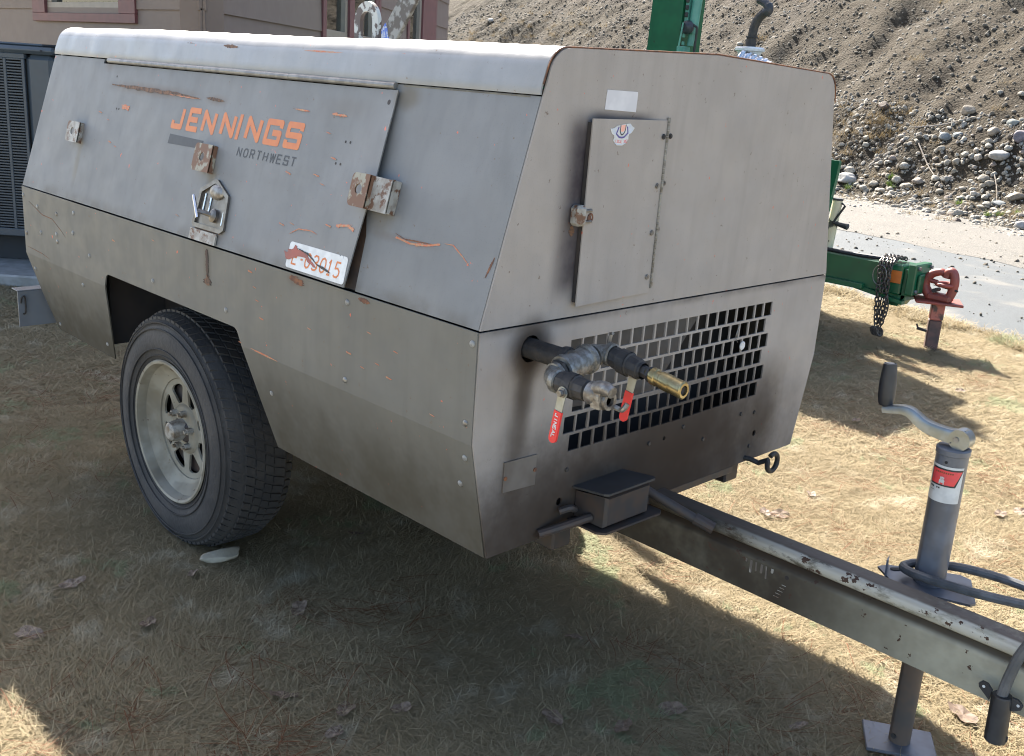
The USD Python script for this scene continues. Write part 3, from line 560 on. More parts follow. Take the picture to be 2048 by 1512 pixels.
# ------------------------------------------------------------------ air conditioner on its pad
AO = A([-5.037, .565, 0]); AX = A([.70, .714, 0]); AX /= np.linalg.norm(AX); AN = A([AX[1], -AX[0], 0])
AP = Plane(AO, AX, (0, 0, 1)); AP.n = AN
def abox(a0, a1, z0, z1, h0, h1, c=.004): return rbox((a0, z0, h0), (a1, z1, h1), c, np.stack([AX, [0, 0, 1], AN]), AO)
obj('concrete_pad', rbox((-1.45, 0, -1.35), (.42, .075, .36), .01, np.stack([AX, [0, 0, 1], AN]), AO), 'concrete', smooth=False, kind='structure', label='low concrete pad under the air conditioner')
ac = thing('air_conditioner', 'grey blue louvred air conditioner unit standing against the house', 'air conditioner', AO+AN*-.4+AX*-.45)
obj('casing', cat(abox(-.17, 0, .244, 1.325, -.78, 0, .03), abox(-1.0, -.17, .244, .29, -.78, -.002), abox(-1.0, -.17, 1.295, 1.325, -.78, -.002), abox(-1.05, -.985, .244, 1.325, -.78, 0, .02)), 'ac', ac)
obj('top_cap', cat(abox(-1.06, .012, 1.326, 1.368, -.79, .012, .018), abox(-.9, -.1, 1.369, 1.385, -.7, -.1, .01)), 'ac', ac)
obj('coil', abox(-.99, -.171, .29, 1.295, -.7, -.06), 'acdark', ac)
cols = []; a = -.192
while a > -.97:
    c0, c1 = a-.088, a; cols.append(abox(c1+.001, c1+.018, .29, 1.295, -.02, -.0025, .002))
    z = .297
    while z < 1.29: cols.append(rbox((c0, z, -.016), (c1, z+.0085, -.005), .001, np.stack([AX, [0, 0, 1], AN]), AO)); z += .0165
    a -= .107
obj('louvre_grille', cat(*cols), 'ac', ac, smooth=False)
obj('stand', cat(abox(-1.0, -.9, .076, .243, -.7, -.05), abox(-.12, -.03, .076, .243, -.7, -.05), abox(-.8, -.2, .076, .243, -.65, -.12)), 'acdark', ac)
obj('cap_screw', cyl(AO+AX*-.06+A([0, 0, 1.347])+AN*.011, AO+AX*-.06+A([0, 0, 1.347])+AN*.017, .006, n=10), 'acdark', ac)

# ------------------------------------------------------------------ bar leaning up behind the compressor
bar = thing('leaning_steel_bar', 'chipped grey steel bar with blue tape leaning up behind the compressor', 'steel bar', (-3.75, 1.6, 0))
b0, b1 = A([-3.19, 1.6, 1.53]), A([-3.028, 1.6, 1.726]); bd = nz(b1-b0); be = b0 - bd*(b0[2]/bd[2]); bt = b0 + bd*.95
bs = nz(np.cross(bd, [0, 1, 0])); BP = Plane(be, bs, bd); BP.n = A([0, -1., 0])
Lb = np.linalg.norm(bt-be); lt = np.linalg.norm(b0-be)
wdt = .060
obj('flat_bar', rbox((-wdt, 0, -.012), (wdt, Lb, .012), .004, np.stack([bs, bd, [0, -1., 0]]), be), 'chip2', bar, smooth=False)
tape = Polygon([(-wdt-.002, lt-.08), (wdt+.002, lt-.08), (wdt+.002, lt-.02), (wdt*.5, lt+.012), (0, lt+.022), (-wdt*.5, lt+.045), (-wdt-.002, lt+.055)]); tape2 = Polygon([(-a_, b_) for a_, b_ in tape.exterior.coords])
obj('blue_tape', BP.slab(tape if bs[0] > 0 else tape2, .0122, .0145), 'bluetape', bar, smooth=False)

# ------------------------------------------------------------------ green machine parked behind
gm = thing('green_machine', 'green towed machine with tall chute parked behind the compressor', 'machine', (-3.4, 3.9, 0))
obj('housing', cat(rbox((-5.2, 3.15, .62), (-2.6, 4.7, 1.44), .03), rbox((-2.62, 2.87, .60), (-1.82, 3.80, 1.40), .03)), 'green', gm)
obj('front_panel', trimesh.Trimesh(*(lambda m: (np.array(m.vertices), m.faces))(hull([(x, y, z) for y in (3.9, 3.93) for x, z in ((-1.90, 1.03), (-1.742, 1.03), (-1.736, 1.02), (-1.742, .93), (-1.79, .49), (-1.90, .49))])), process=False), 'green', gm, smooth=False)
obj('drawbar', cat(rbox((-2.5, 3.90, .305), (-1.232, 4.08, .482), .008), rbox((-2.5, 3.86, .302), (-1.45, 3.899, .335), .004), hull([(-1.6, 3.885, .34), (-1.6, 3.93, .34), (-1.2, 3.885, .275), (-1.2, 3.93, .275), (-1.6, 3.885, .31), (-1.6, 3.93, .31), (-1.2, 3.885, .255), (-1.2, 3.93, .255)]), hull([(-1.34, 3.92, .304), (-1.2, 3.92, .304), (-1.24, 3.92, .235), (-1.30, 3.92, .235), (-1.34, 4.06, .304), (-1.2, 4.06, .304), (-1.24, 4.06, .235), (-1.30, 4.06, .235)]), rbox((-1.231, 3.92, .27), (-1.20, 4.06, .46), .004)), 'green', gm)
obj('brake_hose', tube(smooth_path([(-2.4, 3.93, .52), (-1.95, 3.93, .50), (-1.6, 3.92, .493), (-1.38, 3.93, .496)]), .012, 8), 'plastic', gm)
cp_ = obj('coupling_plate', cat(rbox((-1.199, 3.89, .315), (-1.148, 4.10, .497), .006), rbox((-1.147, 3.92, .33), (-1.128, 4.07, .44), .006)), 'green', gm)
for y_ in (3.915, 4.075):
    for z_ in (.34, .475): obj('bolt', cyl((-1.148, y_, z_), (-1.132, y_, z_), .011, n=6), 'steel', cp_)
t_ = np.linspace(0, 2*np.pi, 28)[:-1]
obj('lunette_ring', cat(tube([(-1.13, 4.0, .413), (-1.06, 4.0, .405)], .014, 10), tube(np.stack([-1.01+.048*np.cos(t_), 4.0+.048*np.sin(t_), .40+0*t_], 1), .013, 9, closed=True)), 'hookred', gm)
obj('side_reflector', rbox((-1.312, 3.894, .372), (-1.232, 3.8995, .446), .002), 'orange', gm)
# safety chain bundled over the drawbar
def link(c, d, side, L=.034, w=.0105, r=.0046, n=14):
    t = np.linspace(0, 2*np.pi, n+1)[:-1]; d = nz(d); side = nz(side - d*(side @ d)); c = A(c, float)
    return tube(c + np.outer(np.sign(np.cos(t))*np.abs(np.cos(t))**.8*L*.5, d) + np.outer(np.sin(t)*w, side), r, 6, closed=True)
links = []; cr = np.random.default_rng(5)
def chain_run(pts):
    Q = smooth_path(pts, 14); seg = np.r_[0, np.cumsum(np.linalg.norm(np.diff(Q, axis=0), axis=1))]; n = int(seg[-1]/.026)
    for i in range(n):
        s_ = (i+.5)*.026; p = A([np.interp(s_, seg, Q[:, k]) for k in range(3)]); p2 = A([np.interp(s_+.01, seg, Q[:, k]) for k in range(3)])
        d = p2-p if np.linalg.norm(p2-p) > 1e-6 else A([0, 0, -1.]); a = (i % 2)*1.57+cr.normal()*.3; e1 = nz(np.cross(d, [.3, 1, .1])); e2 = nz(np.cross(d, e1)); links.append(link(p, d, e1*math.cos(a)+e2*math.sin(a)))
for off in (-.035, -.012, .012, .034):
    chain_run([(-1.32+off, 4.05, .50), (-1.325+off, 3.96, .512), (-1.325+off, 3.875, .49), (-1.32+off*.9, 3.862, .40), (-1.315+off*.8, 3.862, .30)])
chain_run([(-1.345, 3.862, .30), (-1.338, 3.86, .22), (-1.325, 3.86, .14), (-1.315, 3.86, .085)]); chain_run([(-1.285, 3.862, .30), (-1.272, 3.86, .22), (-1.285, 3.86, .14), (-1.305, 3.86, .085)])
chain_run([(-1.325, 3.865, .28), (-1.318, 3.865, .20), (-1.312, 3.865, .12)]); chain_run([(-1.300, 3.87, .28), (-1.298, 3.868, .20), (-1.30, 3.866, .12)])
for k in range(4): links.append(link((-1.31+.012*(k-1.5), 3.862, .075), (.4, .2, -1), A([1., .3*k, 0]), .05, .016, .007))
obj('safety_chain', cat(*links), 'chain', gm)
obj('hoop_wire', tube(np.stack([-1.345+.042*np.cos(t_), 3.852+0*t_, .41+.058*np.sin(t_)], 1), .0025, 6, closed=True), 'steel', gm)
jp = obj('tongue_jack', cyl((-1.772, 3.98, .40), (-1.748, 3.98, .79), .030, n=20), 'cream', gm)
obj('jack_cap', cyl((-1.748, 3.98, .7905), (-1.7475, 3.98, .803), .033, n=20), 'plastic', jp)
obj('crank', cat(tube([(-1.715, 3.975, .775), (-1.690, 3.97, .762), (-1.745, 3.955, .655)], .007, 8), cyl((-1.745, 3.955, .655), (-1.725, 3.95, .652), .007)), 'iron', jp)
obj('crank_grip', lathe([(0, .008), (.002, .012), (.05, .015), (.085, .019), (.09, .012), (.0905, 0)], (-1.727, 3.95, .653), (1, 0, -.12)), 'plastic', jp)
ch = obj('chute', hull([(x, y, z) for y in (3.94, 4.18) for x, z in ((-3.325, 1.42), (-3.055, 1.42), (-3.03, 2.75), (-3.28, 2.75))]), 'green', gm, smooth=False)
obj('chute_rail', cat(rbox((-3.035, 3.95, 1.79), (-3.008, 4.0, 2.7), .003), rbox((-3.06, 3.93, 1.60), (-2.995, 4.0, 1.655), .004), *[rbox((-3.03, 3.94, 1.66+.05*k), (-3.012, 3.955, 1.685+.05*k), .003) for k in range(2)]), 'teal', ch)
obj('chain_strip', cat(*[rbox((-3.026, 3.935, 1.84+.045*k), (-3.002, 3.949, 1.87+.045*k), .004) for k in range(18)]), 'iron', ch)
obj('lift_cylinder', cat(cyl((-2.985, 3.99, 1.74), (-2.925, 3.99, 2.7), .033, n=20), cyl((-2.99, 3.985, 1.66), (-2.985, 3.99, 1.74), .022)), 'teal', gm)
lp = obj('work_lamp', lathe([(0, .001), (.002, .030), (.02, .043), (.045, .045), (.06, .036), (.07, .015), (.0705, 0)], (-2.985, 3.885, 1.77), (.25, 1, .1)), 'plastic', gm)
obj('lamp_bracket', cat(tube(smooth_path([(-2.95, 3.92, 1.795), (-2.925, 3.93, 1.782), (-2.915, 3.94, 1.76), (-2.925, 3.95, 1.62), (-2.926, 3.95, 1.40)], 5), .008, 8)), 'iron', lp)
obj('lever', tube([(-2.986, 3.88, 1.80), (-3.008, 3.88, 1.62), (-3.01, 3.9, 1.40)], .006, 8), 'teal', gm)
ex = obj('air_cleaner', lathe([(0, .066), (.085, .068), (.095, .075), (.10, .088), (.112, .090), (.122, .080), (.125, .03), (.1255, 0)], (-2.266, 3.6, 1.525), (0, 0, 1)), 'white', gm)
obj('cleaner_base', cyl((-2.266, 3.6, 1.38), (-2.266, 3.6, 1.5245), .060, n=24), 'galv', ex)
exh = obj('exhaust_pipe', cat(cyl((-2.266, 3.6, 1.6515), (-2.262, 3.6, 1.70), .032, .029), cyl((-2.262, 3.6, 1.70), (-2.262, 3.6, 1.708), .035), tube(smooth_path([(-2.262, 3.6, 1.705), (-2.255, 3.6, 1.76), (-2.232, 3.6, 1.81), (-2.185, 3.6, 1.845), (-2.178, 3.6, 1.858)], 5), [.027]*20+[.03], 16) if False else tube(smooth_path([(-2.262, 3.6, 1.705), (-2.255, 3.6, 1.76), (-2.232, 3.6, 1.81), (-2.19, 3.6, 1.848)], 6), .027, 16)), 'iron', gm)
obj('rain_cap', cat(tube(smooth_path([(-2.19, 3.6, 1.84), (-2.172, 3.6, 1.86), (-2.185, 3.6, 1.885), (-2.215, 3.6, 1.902), (-2.245, 3.6, 1.912)], 5), [.03]*5+[.028]*5+[.023]*5+[.021]*5+[.022], 16), cyl((-2.24, 3.6, 1.905), (-2.236, 3.6, 1.922), .026)), 'plastic', exh)
hb = []
for k in range(5): hb.append(tube(np.stack([-2.245+.038*k+0*t_, 3.52+.045*np.cos(t_), 1.570+.045*np.sin(t_)-.011*k], 1), .014, 8, closed=True))
obj('flexible_duct', cat(*hb, cyl((-2.27, 3.52, 1.575), (-2.06, 3.52, 1.525), .043, n=24)), 'chrome', gm)
obj('duct_base', rbox((-2.26, 3.46, 1.38), (-2.08, 3.58, 1.50), .01), 'iron', gm)
for y_ in (3.25, 4.6):
    wl = obj('wheel', lathe([(-.08, .12), (-.08, .30), (-.05, .335), (.05, .335), (.08, .30), (.08, .12)], (-3.6, y_, .335), (0, 1, 0), 36), 'rubber', gm)
    obj('rim', lathe([(-.06, .02), (-.05, .17), (0, .19), (.05, .17), (.06, .02)], (-3.6, y_, .335), (0, 1, 0), 28), 'rim', wl)
obj('chassis', cat(rbox((-5.1, 3.35, .42), (-2.0, 3.45, .61), .01), rbox((-5.1, 4.4, .42), (-2.0, 4.5, .61), .01), rbox((-3.66, 3.25, .30), (-3.54, 4.6, .42), .01), rbox((-2.51, 3.46, .44), (-2.3, 4.39, .60), .01)), 'iron', gm)

ph = thing('pintle_hook', 'faded red pintle hook on a rusty post at the end of the green drawbar', 'pintle hook', (-1.04, 4.03, 0))
q1 = smooth_path([(-1.085, 4.0, .315), (-1.122, 4.0, .36), (-1.128, 4.0, .405), (-1.098, 4.0, .448), (-1.052, 4.0, .468), (-1.03, 4.0, .462)], 6); q2 = smooth_path([(-.985, 4.0, .315), (-.968, 4.0, .36), (-.962, 4.0, .41), (-.968, 4.0, .452), (-.985, 4.0, .478), (-1.008, 4.0, .47), (-1.014, 4.0, .44)], 6)
hk = obj('hook', cat(tube(q1, np.linspace(.03, .02, len(q1)), 12), tube(q2, np.linspace(.027, .024, len(q2)), 12), rbox((-1.10, 3.965, .30), (-.96, 4.035, .345), .012)), 'hookred', ph)
obj('locking_pin', cat(cyl((-1.02, 3.99, .385), (-.93, 3.985, .377), .006, n=8), cyl((-1.06, 3.965, .36), (-1.06, 4.04, .36), .012, n=10)), 'iron', hk)
RZ = A([[math.cos(.5), math.sin(.5), 0], [-math.sin(.5), math.cos(.5), 0], [0, 0, 1]])
obj('mounting_plate', rbox((-.13, -.10, 0), (.13, .10, .014), .004, RZ, (-1.045, 4.02, .287)), 'hookred', ph)
obj('post', rbox((-.037, -.037, 0), (.037, .037, .10), .006, RZ, (-1.04, 4.02, .186)), 'postred', ph)
obj('post', rbox((-.036, -.036, 0), (.036, .036, .185), .006, RZ, (-1.04, 4.02, .0005)), 'postpaint', ph, label='dark rusty lower end of the post')
obj('side_pin', cat(cyl((-1.06, 4.005, .110), (-1.125, 3.985, .120), .009, n=8), cyl((-1.118, 3.985, .118), (-1.13, 3.985, .145), .005, n=8)), 'iron', ph)

# ================================================================== the towed compressor
cp = thing('air_compressor', 'large grey towed air compressor with orange JENNINGS lettering', 'air compressor')
ZS, ZB, Z0, WS, WT_, ZT, ZK = .9343, .7114, .4586, .636, .5015, 1.4437, 1.4594
KX = .0257                                     # the upper front leans forward a little
SU = Plane((0, -WS, ZS), (1, 0, 0), nz([0, .2642, 1.0]))      # left upper side: a along the body, b up the slope
SV = Plane((0, -.638, 0), (1, 0, 0), (0, 0, 1))               # left lower side, upright part
SL = Plane((0, -.638, ZB), (1, 0, 0), nz([0, -.2219, 1.0]))   # left lower side, raked part
FU = Plane((0, 0, ZS), (0, 1, 0), (KX, 0, 1.0))               # front upper: a = y, b = z - ZS
FL = Plane((0, 0, 0), (0, 1, 0), (0, 0, 1))                   # front lower
# --- front panels
out = Polygon([(-WS+.002, .0018), (WS-.002, .0018), (WT_-.002, ZT-ZS), (0, ZK-ZS), (-WT_+.002, ZT-ZS)])
top = rounded(out, .052); up = unary_union([top.intersection(sbox(-1, .1, 1, 1)), out.intersection(sbox(-1, 0, 1, .1001))]).simplify(.0004)
door_open = sbox(-.372, .032, -.165, .382)
fp = obj('front_panel', FU.slab(up.difference(door_open), -.004, 0), 'paint_front', cp, smooth=False)
low = Polygon([(-WS+.002, ZS-.002), (-WS, ZB), (-.580, Z0), (.580, Z0), (WS, ZB), (WS-.002, ZS-.002)])
gr = np.random.default_rng(3); holes = []; RZ_ = [(.886, .851), (.845, .810), (.804, .769), (.763, .728), (.720, .683), (.677, .641)]
for r_i, (z1, z0) in enumerate(RZ_):
    odd = r_i % 2 == 0; n = 19 if odd else 18; x0 = -.379 if odd else -.3585; pitch = (.3855-x0-.0)/n if odd else (.3655-x0)/n
    for c in range(n):
        bend = .0025*math.sin(c*.7+r_i)*(r_i >= 4) + gr.normal()*.0006
        sag = -.004*math.exp(-((c-9)/3.0)**2)*(r_i >= 4)
        a0, a1 = x0+c*pitch, x0+(c+1)*pitch-.0052
        holes.append(Polygon([(a0+bend, z0+sag), (a1+bend, z0+sag*.8), (a1+bend*.3, z1+sag), (a0+bend*.3, z1+sag)]))
pipe_hole = affinity.scale(Point(-.496, .884).buffer(.0265), 1, 1.03)
small = [Point(-.374, .530).buffer(.009), Point(.379, .532).buffer(.008), Point(.365, .592).buffer(.006), Point(-.02, .60).buffer(.005)]
lf = obj('grille_panel', FL.slab(low.difference(unary_union(holes+[pipe_hole]+small)), -.004, 0), 'paint_front', cp, smooth=False)
obj('baffle', hull([(-.05, -.40, .90), (-.05, -.40, .72), (-.05, .17, .905), (-.05, -.02, .70), (-.06, -.40, .90), (-.06, -.40, .72), (-.06, .17, .905), (-.06, -.02, .70)]), 'baffle', cp, smooth=False)
obj('inner_body', cat(rbox((-2.12, -.40, .50), (-.20, .40, 1.36), .01), rbox((-2.20, -.605, .925), (-.022, .605, .932), .001), rbox((-.024, -.60, .905), (-.012, .60, .96), .001), hull([(x, y, z) for x in (-2.14, -.03) for y, z in ((-.585, 1.0), (-.50, 1.33), (-.45, 1.33), (-.45, 1.0))]), hull([(x, y, z) for x in (-2.14, -.03) for y, z in ((.585, 1.0), (.50, 1.33), (.45, 1.33), (.45, 1.0))]), rbox((-.2, -.57, .47), (-.19, .57, .92), .001), rbox((-.19, -.575, .475), (-.01, .575, .48), .001)), 'black', cp, smooth=False)  # black filler boxes added so seams and openings read dark
obj('control_box', cat(rbox((-.12, -.37, .97), (-.11, -.165, 1.31), .001), rbox((-.11, -.378, .965), (-.006, -.373, 1.315), .001), rbox((-.11, -.163, .965), (-.006, -.158, 1.315), .001)), 'black', cp, smooth=False)
# --- small door on the front, hinged at its right edge and standing ajar
h_a, h_b = (-.1525, .386), (-.1435, .024)
def DO(a, z, h=0.0):                           # a: 0 at the hinge .. 1 at the free edge
    xh = KX*(z-ZS); yh = -.1525 + (1.322-z)*.0165/.36*.5
    yf = -.3985 + (1.322-z)*.006/.36
    return A([xh+.003+(.0125)*a**1.15+h, yh+(yf-yh)*a, z])
def curved_sheet(fn, na, nb, th):
    a, b = np.linspace(0, 1, na), np.linspace(0, 1, nb); T = [[fn(u, v, 0) for v in b] for u in a]; B = [[fn(u, v, -th) for v in b] for u in a]
    Vv = A(T+B).reshape(-1, 3); F = []; N = na*nb; I = lambda i, j: i*nb+j
    for i in range(na-1):
        for j in range(nb-1):
            F += [[I(i, j), I(i+1, j), I(i+1, j+1)], [I(i, j), I(i+1, j+1), I(i, j+1)], [N+I(i, j), N+I(i+1, j+1), N+I(i+1, j)], [N+I(i, j), N+I(i, j+1), N+I(i+1, j+1)]]
    ring = [I(i, 0) for i in range(na)] + [I(na-1, j) for j in range(1, nb)] + [I(i, nb-1) for i in range(na-2, -1, -1)] + [I(0, j) for j in range(nb-2, 0, -1)]
    for k in range(len(ring)):
        p, q_ = ring[k], ring[(k+1) % len(ring)]; F += [[p, N+p, N+q_], [p, N+q_, q_]]
    m = trimesh.Trimesh(Vv, F, process=False); trimesh.repair.fix_normals(m) if False else None; return m
def dz_(a, b): 
    zt = 1.3235+.004*a*0; zb = .962-.002*a + .0*a
    return zb+(zt-zb)*b
cd = obj('control_door', curved_sheet(lambda a, b, h: DO(a, dz_(a, b), h), 9, 9, .003), 'paint_door', cp, smooth=25)
obj('door_flange', curved_sheet(lambda a, b, h: DO(.985, dz_(1, .02+.96*b), -.003-.010*a) + A([0, h, 0]), 2, 6, .003), 'black', cd, smooth=False)  # flange coloured black to read as the shaded gap beside the door
hg = []
z = .972; k = 0
while z < 1.318:
    p = DO(0, z); hg.append(cyl(p+A([.0012, .002, 0]), p+A([.0012, .002, .0115]), .0032, n=8)); z += .0128; k += 1
obj('piano_hinge', cat(*hg), 'galv', cd, smooth=40)
for (y_, z_) in ((-.1635, 1.291), (-.1345, 1.292), (-.164, 1.191), (-.136, 1.195), (-.1625, 1.093), (-.137, 1.099), (-.160, .998), (-.136, .979)):
    x_ = KX*(z_-ZS)+(.0055 if y_ < -.15 else .0005); obj('hinge_screw', cat(cyl((x_, y_, z_), (x_+.0018, y_, z_), .0058, .005, 12), cyl((x_+.0018, y_, z_), (x_+.003, y_, z_), .003, n=6)), 'steel' if z_ < 1.25 else 'iron', cd)
ky = -.3795; kz = 1.136; kp = DO(.925, kz)
obj('lock_hole', cat(lathe([(0, .0095), (.0012, .0095), (.0014, .006), (.0002, .0055), (.0002, 0)], kp, (1, .12, 0), 18)), 'rust', cd)
lt_ = obj('latch_post', cat(rbox((.006, -.425, 1.122), (.032, -.398, 1.162), .006)), 'bracket', cp)
obj('latch_pin', cat(cyl((.022, -.40, 1.150), (.020, -.375, 1.150), .0035, n=8), cyl((.022, -.40, 1.129), (.020, -.375, 1.129), .0035, n=8)), 'steel', lt_)
obj('rust_drip', FU.slab(taper([(-.412, .186), (-.411, .165)], .008, 3), .0003, .0009), 'streak', lt_, smooth=False)
# shield sticker with wings and LOCAL 302
def DP(zc=1.295):
    o = DO(.62, zc); u_ = nz(DO(.3, zc)-DO(.9, zc)); v_ = nz(DO(.62, zc+.02)-DO(.62, zc-.02)); return Plane(o, u_, v_)
dp = DP()
def scale_pts(P): return [((x-1000)/1280*.078, -(y-720)/1080*.044*1.0) for x, y in P]
shp = Polygon(scale_pts([(370, 440), (430, 470), (600, 410), (680, 330), (820, 300), (1100, 240), (1400, 210), (1520, 340), (1650, 410), (1560, 560), (1500, 650), (1380, 710), (1350, 830), (1360, 960), (1230, 1140), (1060, 1240), (900, 1240), (760, 1230), (640, 1100), (545, 1000), (600, 880), (580, 760), (470, 700), (400, 570)])).buffer(0)
stk = obj('union_sticker', dp.slab(shp, .0006, .0010), 'white', cd, smooth=False)
obj('sticker_shield', dp.slab(unary_union([LineString(scale_pts(p)).buffer(.0017) for p in ([(790, 400), (690, 700), (850, 850), (1000, 870), (1120, 840), (1300, 650), (1250, 380)],)]), .0010, .0012), 'navy', stk, smooth=False)
obj('sticker_oval', dp.slab(LineString(scale_pts([(890, 320), (880, 560), (920, 690), (990, 745), (1070, 690), (1140, 560), (1170, 280)])).buffer(.0012), .0010, .0012), 'darkprint', stk, smooth=False)
obj('sticker_emblem', dp.slab(Polygon(scale_pts([(900, 300), (1150, 260), (1120, 520), (1050, 600), (950, 600), (900, 520)])), .00102, .0011), plain('salmon_print', (.66, .30, .22), (.62, .38, .33), 60), stk, smooth=False)
wg = [LineString(scale_pts(p)).buffer(.0005) for p in ([(480, 500), (680, 600)], [(520, 580), (680, 660)], [(560, 660), (690, 720)], [(560, 440), (720, 540)], [(640, 390), (740, 480)], [(1560, 440), (1330, 560)], [(1540, 530), (1320, 630)], [(1480, 340), (1320, 480)], [(1420, 270), (1310, 400)], [(1470, 620), (1330, 680)], [(650, 1130), (800, 1190), (980, 1200), (1200, 1120)])]
obj('sticker_wings', dp.slab(unary_union(wg), .0010, .0012), 'blueprint', stk, smooth=False)
lt2 = []
for i, c_ in enumerate('LOCAL 302'):
    if c_ == ' ': continue
    cx = -.0172+.0043*i; cy = -.0118 - .0022*math.cos((cx)/.017*1.3); lt2.append(glyph(c_, cx-.0017, cx+.0017, cy-.0030, cy+.0030, .0007))
obj('sticker_lettering', dp.slab(unary_union(lt2), .0010, .0012), 'red', stk, smooth=False)
obj('paper_label', FU.slab(Polygon([(-.350, .4425), (-.258, .4415), (-.257, .436), (-.2575, .403), (-.352, .406)]), .0004, .0010), 'paper', cp, smooth=False)
pm = obj('cover_plate', FL.slab(Polygon([(-.550, .659), (-.458, .657), (-.458, .591), (-.550, .595)]), .0005, .0035), plain('plate_paint', (.115, .098, .082), (.085, .07, .056), 12, .7), cp, smooth=False)
for y_, z_ in ((-.546, .625), (-.462, .625)): obj('screw', cyl((.0035, y_, z_), (.0055, y_, z_), .0045, n=10), 'rust', pm)
for y_, z_ in ((.365, .592), (.30, .60), (.05, .615), (-.08, .60), (.14, .565), (.36, .50), (-.36, .60)): obj('bolt', cyl((.0005, y_, z_), (.004, y_, z_), .0055, .0045, 8), 'iron', cp)
obj('grille_bolt', lathe([(0, .011), (.002, .011), (.003, .007), (.002, .005), (.002, 0)], (.0005, .262, .787), (1, 0, 0), 18), 'white', cp)
obj('wire_scrap', tube(smooth_path([(.004, .235, .845), (.006, .222, .825), (.004, .224, .812), (.006, .232, .80)], 5), .0009, 5), 'steel', cp)
# --- roof sheet, one bent piece
prof = rounded(Polygon([(-.5265-.006, 1.352), (-WT_-.0035, ZT+.0025), (0, ZK+.0035), (WT_+.0035, ZT+.0025), (.5265+.006, 1.352), (.40, 1.2), (-.40, 1.2)]), .052)
pr_ = prof.difference(prof.buffer(-.004)).difference(sbox(-1, 1, 1, 1.3605))
pv = max(getattr(pr_, 'geoms', [pr_]), key=lambda g: g.area)
rm = trimesh.creation.extrude_polygon(pv, 1.0, engine='earcut'); Vr = np.array(rm.vertices)
def roofx(t, z): return (-2.1757-.136*(ZT-z))*(1-t) + (KX*(z-ZS)-.0045)*t
nseg = 24; coords = np.array(pv.exterior.coords)[:-1]; n_ = len(coords); RV, RF = [], []
for i in range(nseg+1):
    t = i/nseg
    for y_, z_ in coords:
        x_ = roofx(t, z_); dent = .0035*math.exp(-((x_+1.02)/.03)**2)*(y_ < -.40)*(z_ > 1.40) + .0018*math.sin(x_*5.1)*(z_ > 1.40)
        RV.append((x_, y_, z_-dent))
for i in range(nseg):
    for j in range(n_):
        k = (j+1) % n_; RF += [[i*n_+j, (i+1)*n_+j, (i+1)*n_+k], [i*n_+j, (i+1)*n_+k, i*n_+k]]
capF = trimesh.creation.triangulate_polygon(Polygon(coords), engine='earcut')
cv, cf = capF; mp_ = [int(np.argmin(np.linalg.norm(coords-c_, axis=1))) for c_ in cv]
for f in cf: RF += [[mp_[f[0]], mp_[f[2]], mp_[f[1]]], [nseg*n_+mp_[f[0]], nseg*n_+mp_[f[1]], nseg*n_+mp_[f[2]]]]
rs = trimesh.Trimesh(RV, RF, process=False); rs.fix_normals()
roofp = obj('roof_sheet', rs, 'paint_roof', cp, smooth=50)
obj('roof_edge_seam', tube([(KX*(z_-ZS)-.0005, y_, z_) for y_, z_ in [(y__, z__+.0004) for y__, z__ in np.array(prof.exterior.coords) if z__ > 1.37][::2]] if False else sorted([(KX*(z__-ZS)-.0012, y__, z__-.0008) for y__, z__ in np.array(prof.exterior.coords) if z__ > 1.375], key=lambda p: p[1]), .0015, 6), 'rust', roofp)
# --- left side, upper
rear = Polygon([(-2.243, .0028), (-1.848, .0028), (-1.815, .4375), (-2.187, .4375)])
obj('rear_side_panel', SU.slab(rear, -.004, 0), 'paint_side', cp, smooth=False)
front_p = Polygon([(-.386, .0028), (.0-.004, .0028), (.0105-.004, .4385), (-.43, .4385), (-.42, .20), (-.392, .12)])
fsp = obj('front_side_panel', SU.slab(front_p, -.004, 0), 'paint_side', cp, smooth=False)
obj('door_jamb', cat(SU.slab(Polygon([(-1.85, .004), (-.36, .004), (-.36, .425), (-1.82, .425)]), -.012, -.008)), 'jamb', cp, smooth=False)
def door_w(a, b): return .0035 + .012*max(0, (a-.86)/.14)**2*(.4+.6*math.sin(math.pi*min(1, max(0, b)*1.05))) + .004*max(0, (a-.8)/.2)*(1-b)
def door_fn(a, b, h):
    t = .0035+(.424-.0035)*b
    xl = -1.8455+.033*b; xr = -.411+.028*min(1, b/.55) - .006*max(0, (b-.55)/.45)
    x = xl+(xr-xl)*a; return SU.p(x, t, door_w(a, b)+h)
sd = obj('side_door', curved_sheet(door_fn, 41, 13, .003), 'paint_side', cp, smooth=25)
obj('hinge_rod', cat(*[tube([SU.p(x0_, .4335, .004), SU.p(x1_, .4335, .004)], .0072, 12) for x0_, x1_ in ((-1.775, -1.20), (-1.199, -.80), (-.799, -.405))]), plain('worn_hinge', (.10, .10, .10), (.17, .165, .155), 40, .45, .4), cp)
obj('hinge_rod', tube([SU.p(-.385, .4365, -.003), SU.p(-.02, .4365, -.003)], .0035, 10), plain('brown_hinge', (.14, .125, .09), (.07, .06, .045), 30, .6, .2), cp)
def conform(poly, h0, h1):
    m = SU.slab(poly, h0, h1); x0_, _, x1_, _ = poly.bounds
    if x1_ > -.66: m = trimesh.Trimesh(*trimesh.remesh.subdivide_to_size(m.vertices, m.faces, .012, max_iter=12), process=False)
    V_ = np.array(m.vertices); t_ = (V_ - SU.o) @ SU.uy; b_ = (t_-.0035)/.4205; xl = -1.8455+.033*b_; xr = -.411+.028*np.minimum(1, b_/.55)-.006*np.maximum(0, (b_-.55)/.45); a_ = (V_[:, 0]-xl)/(xr-xl)
    return trimesh.Trimesh(V_ + A([door_w(p_, q_) for p_, q_ in zip(a_, b_)])[:, None]*SU.n, m.faces, process=False)
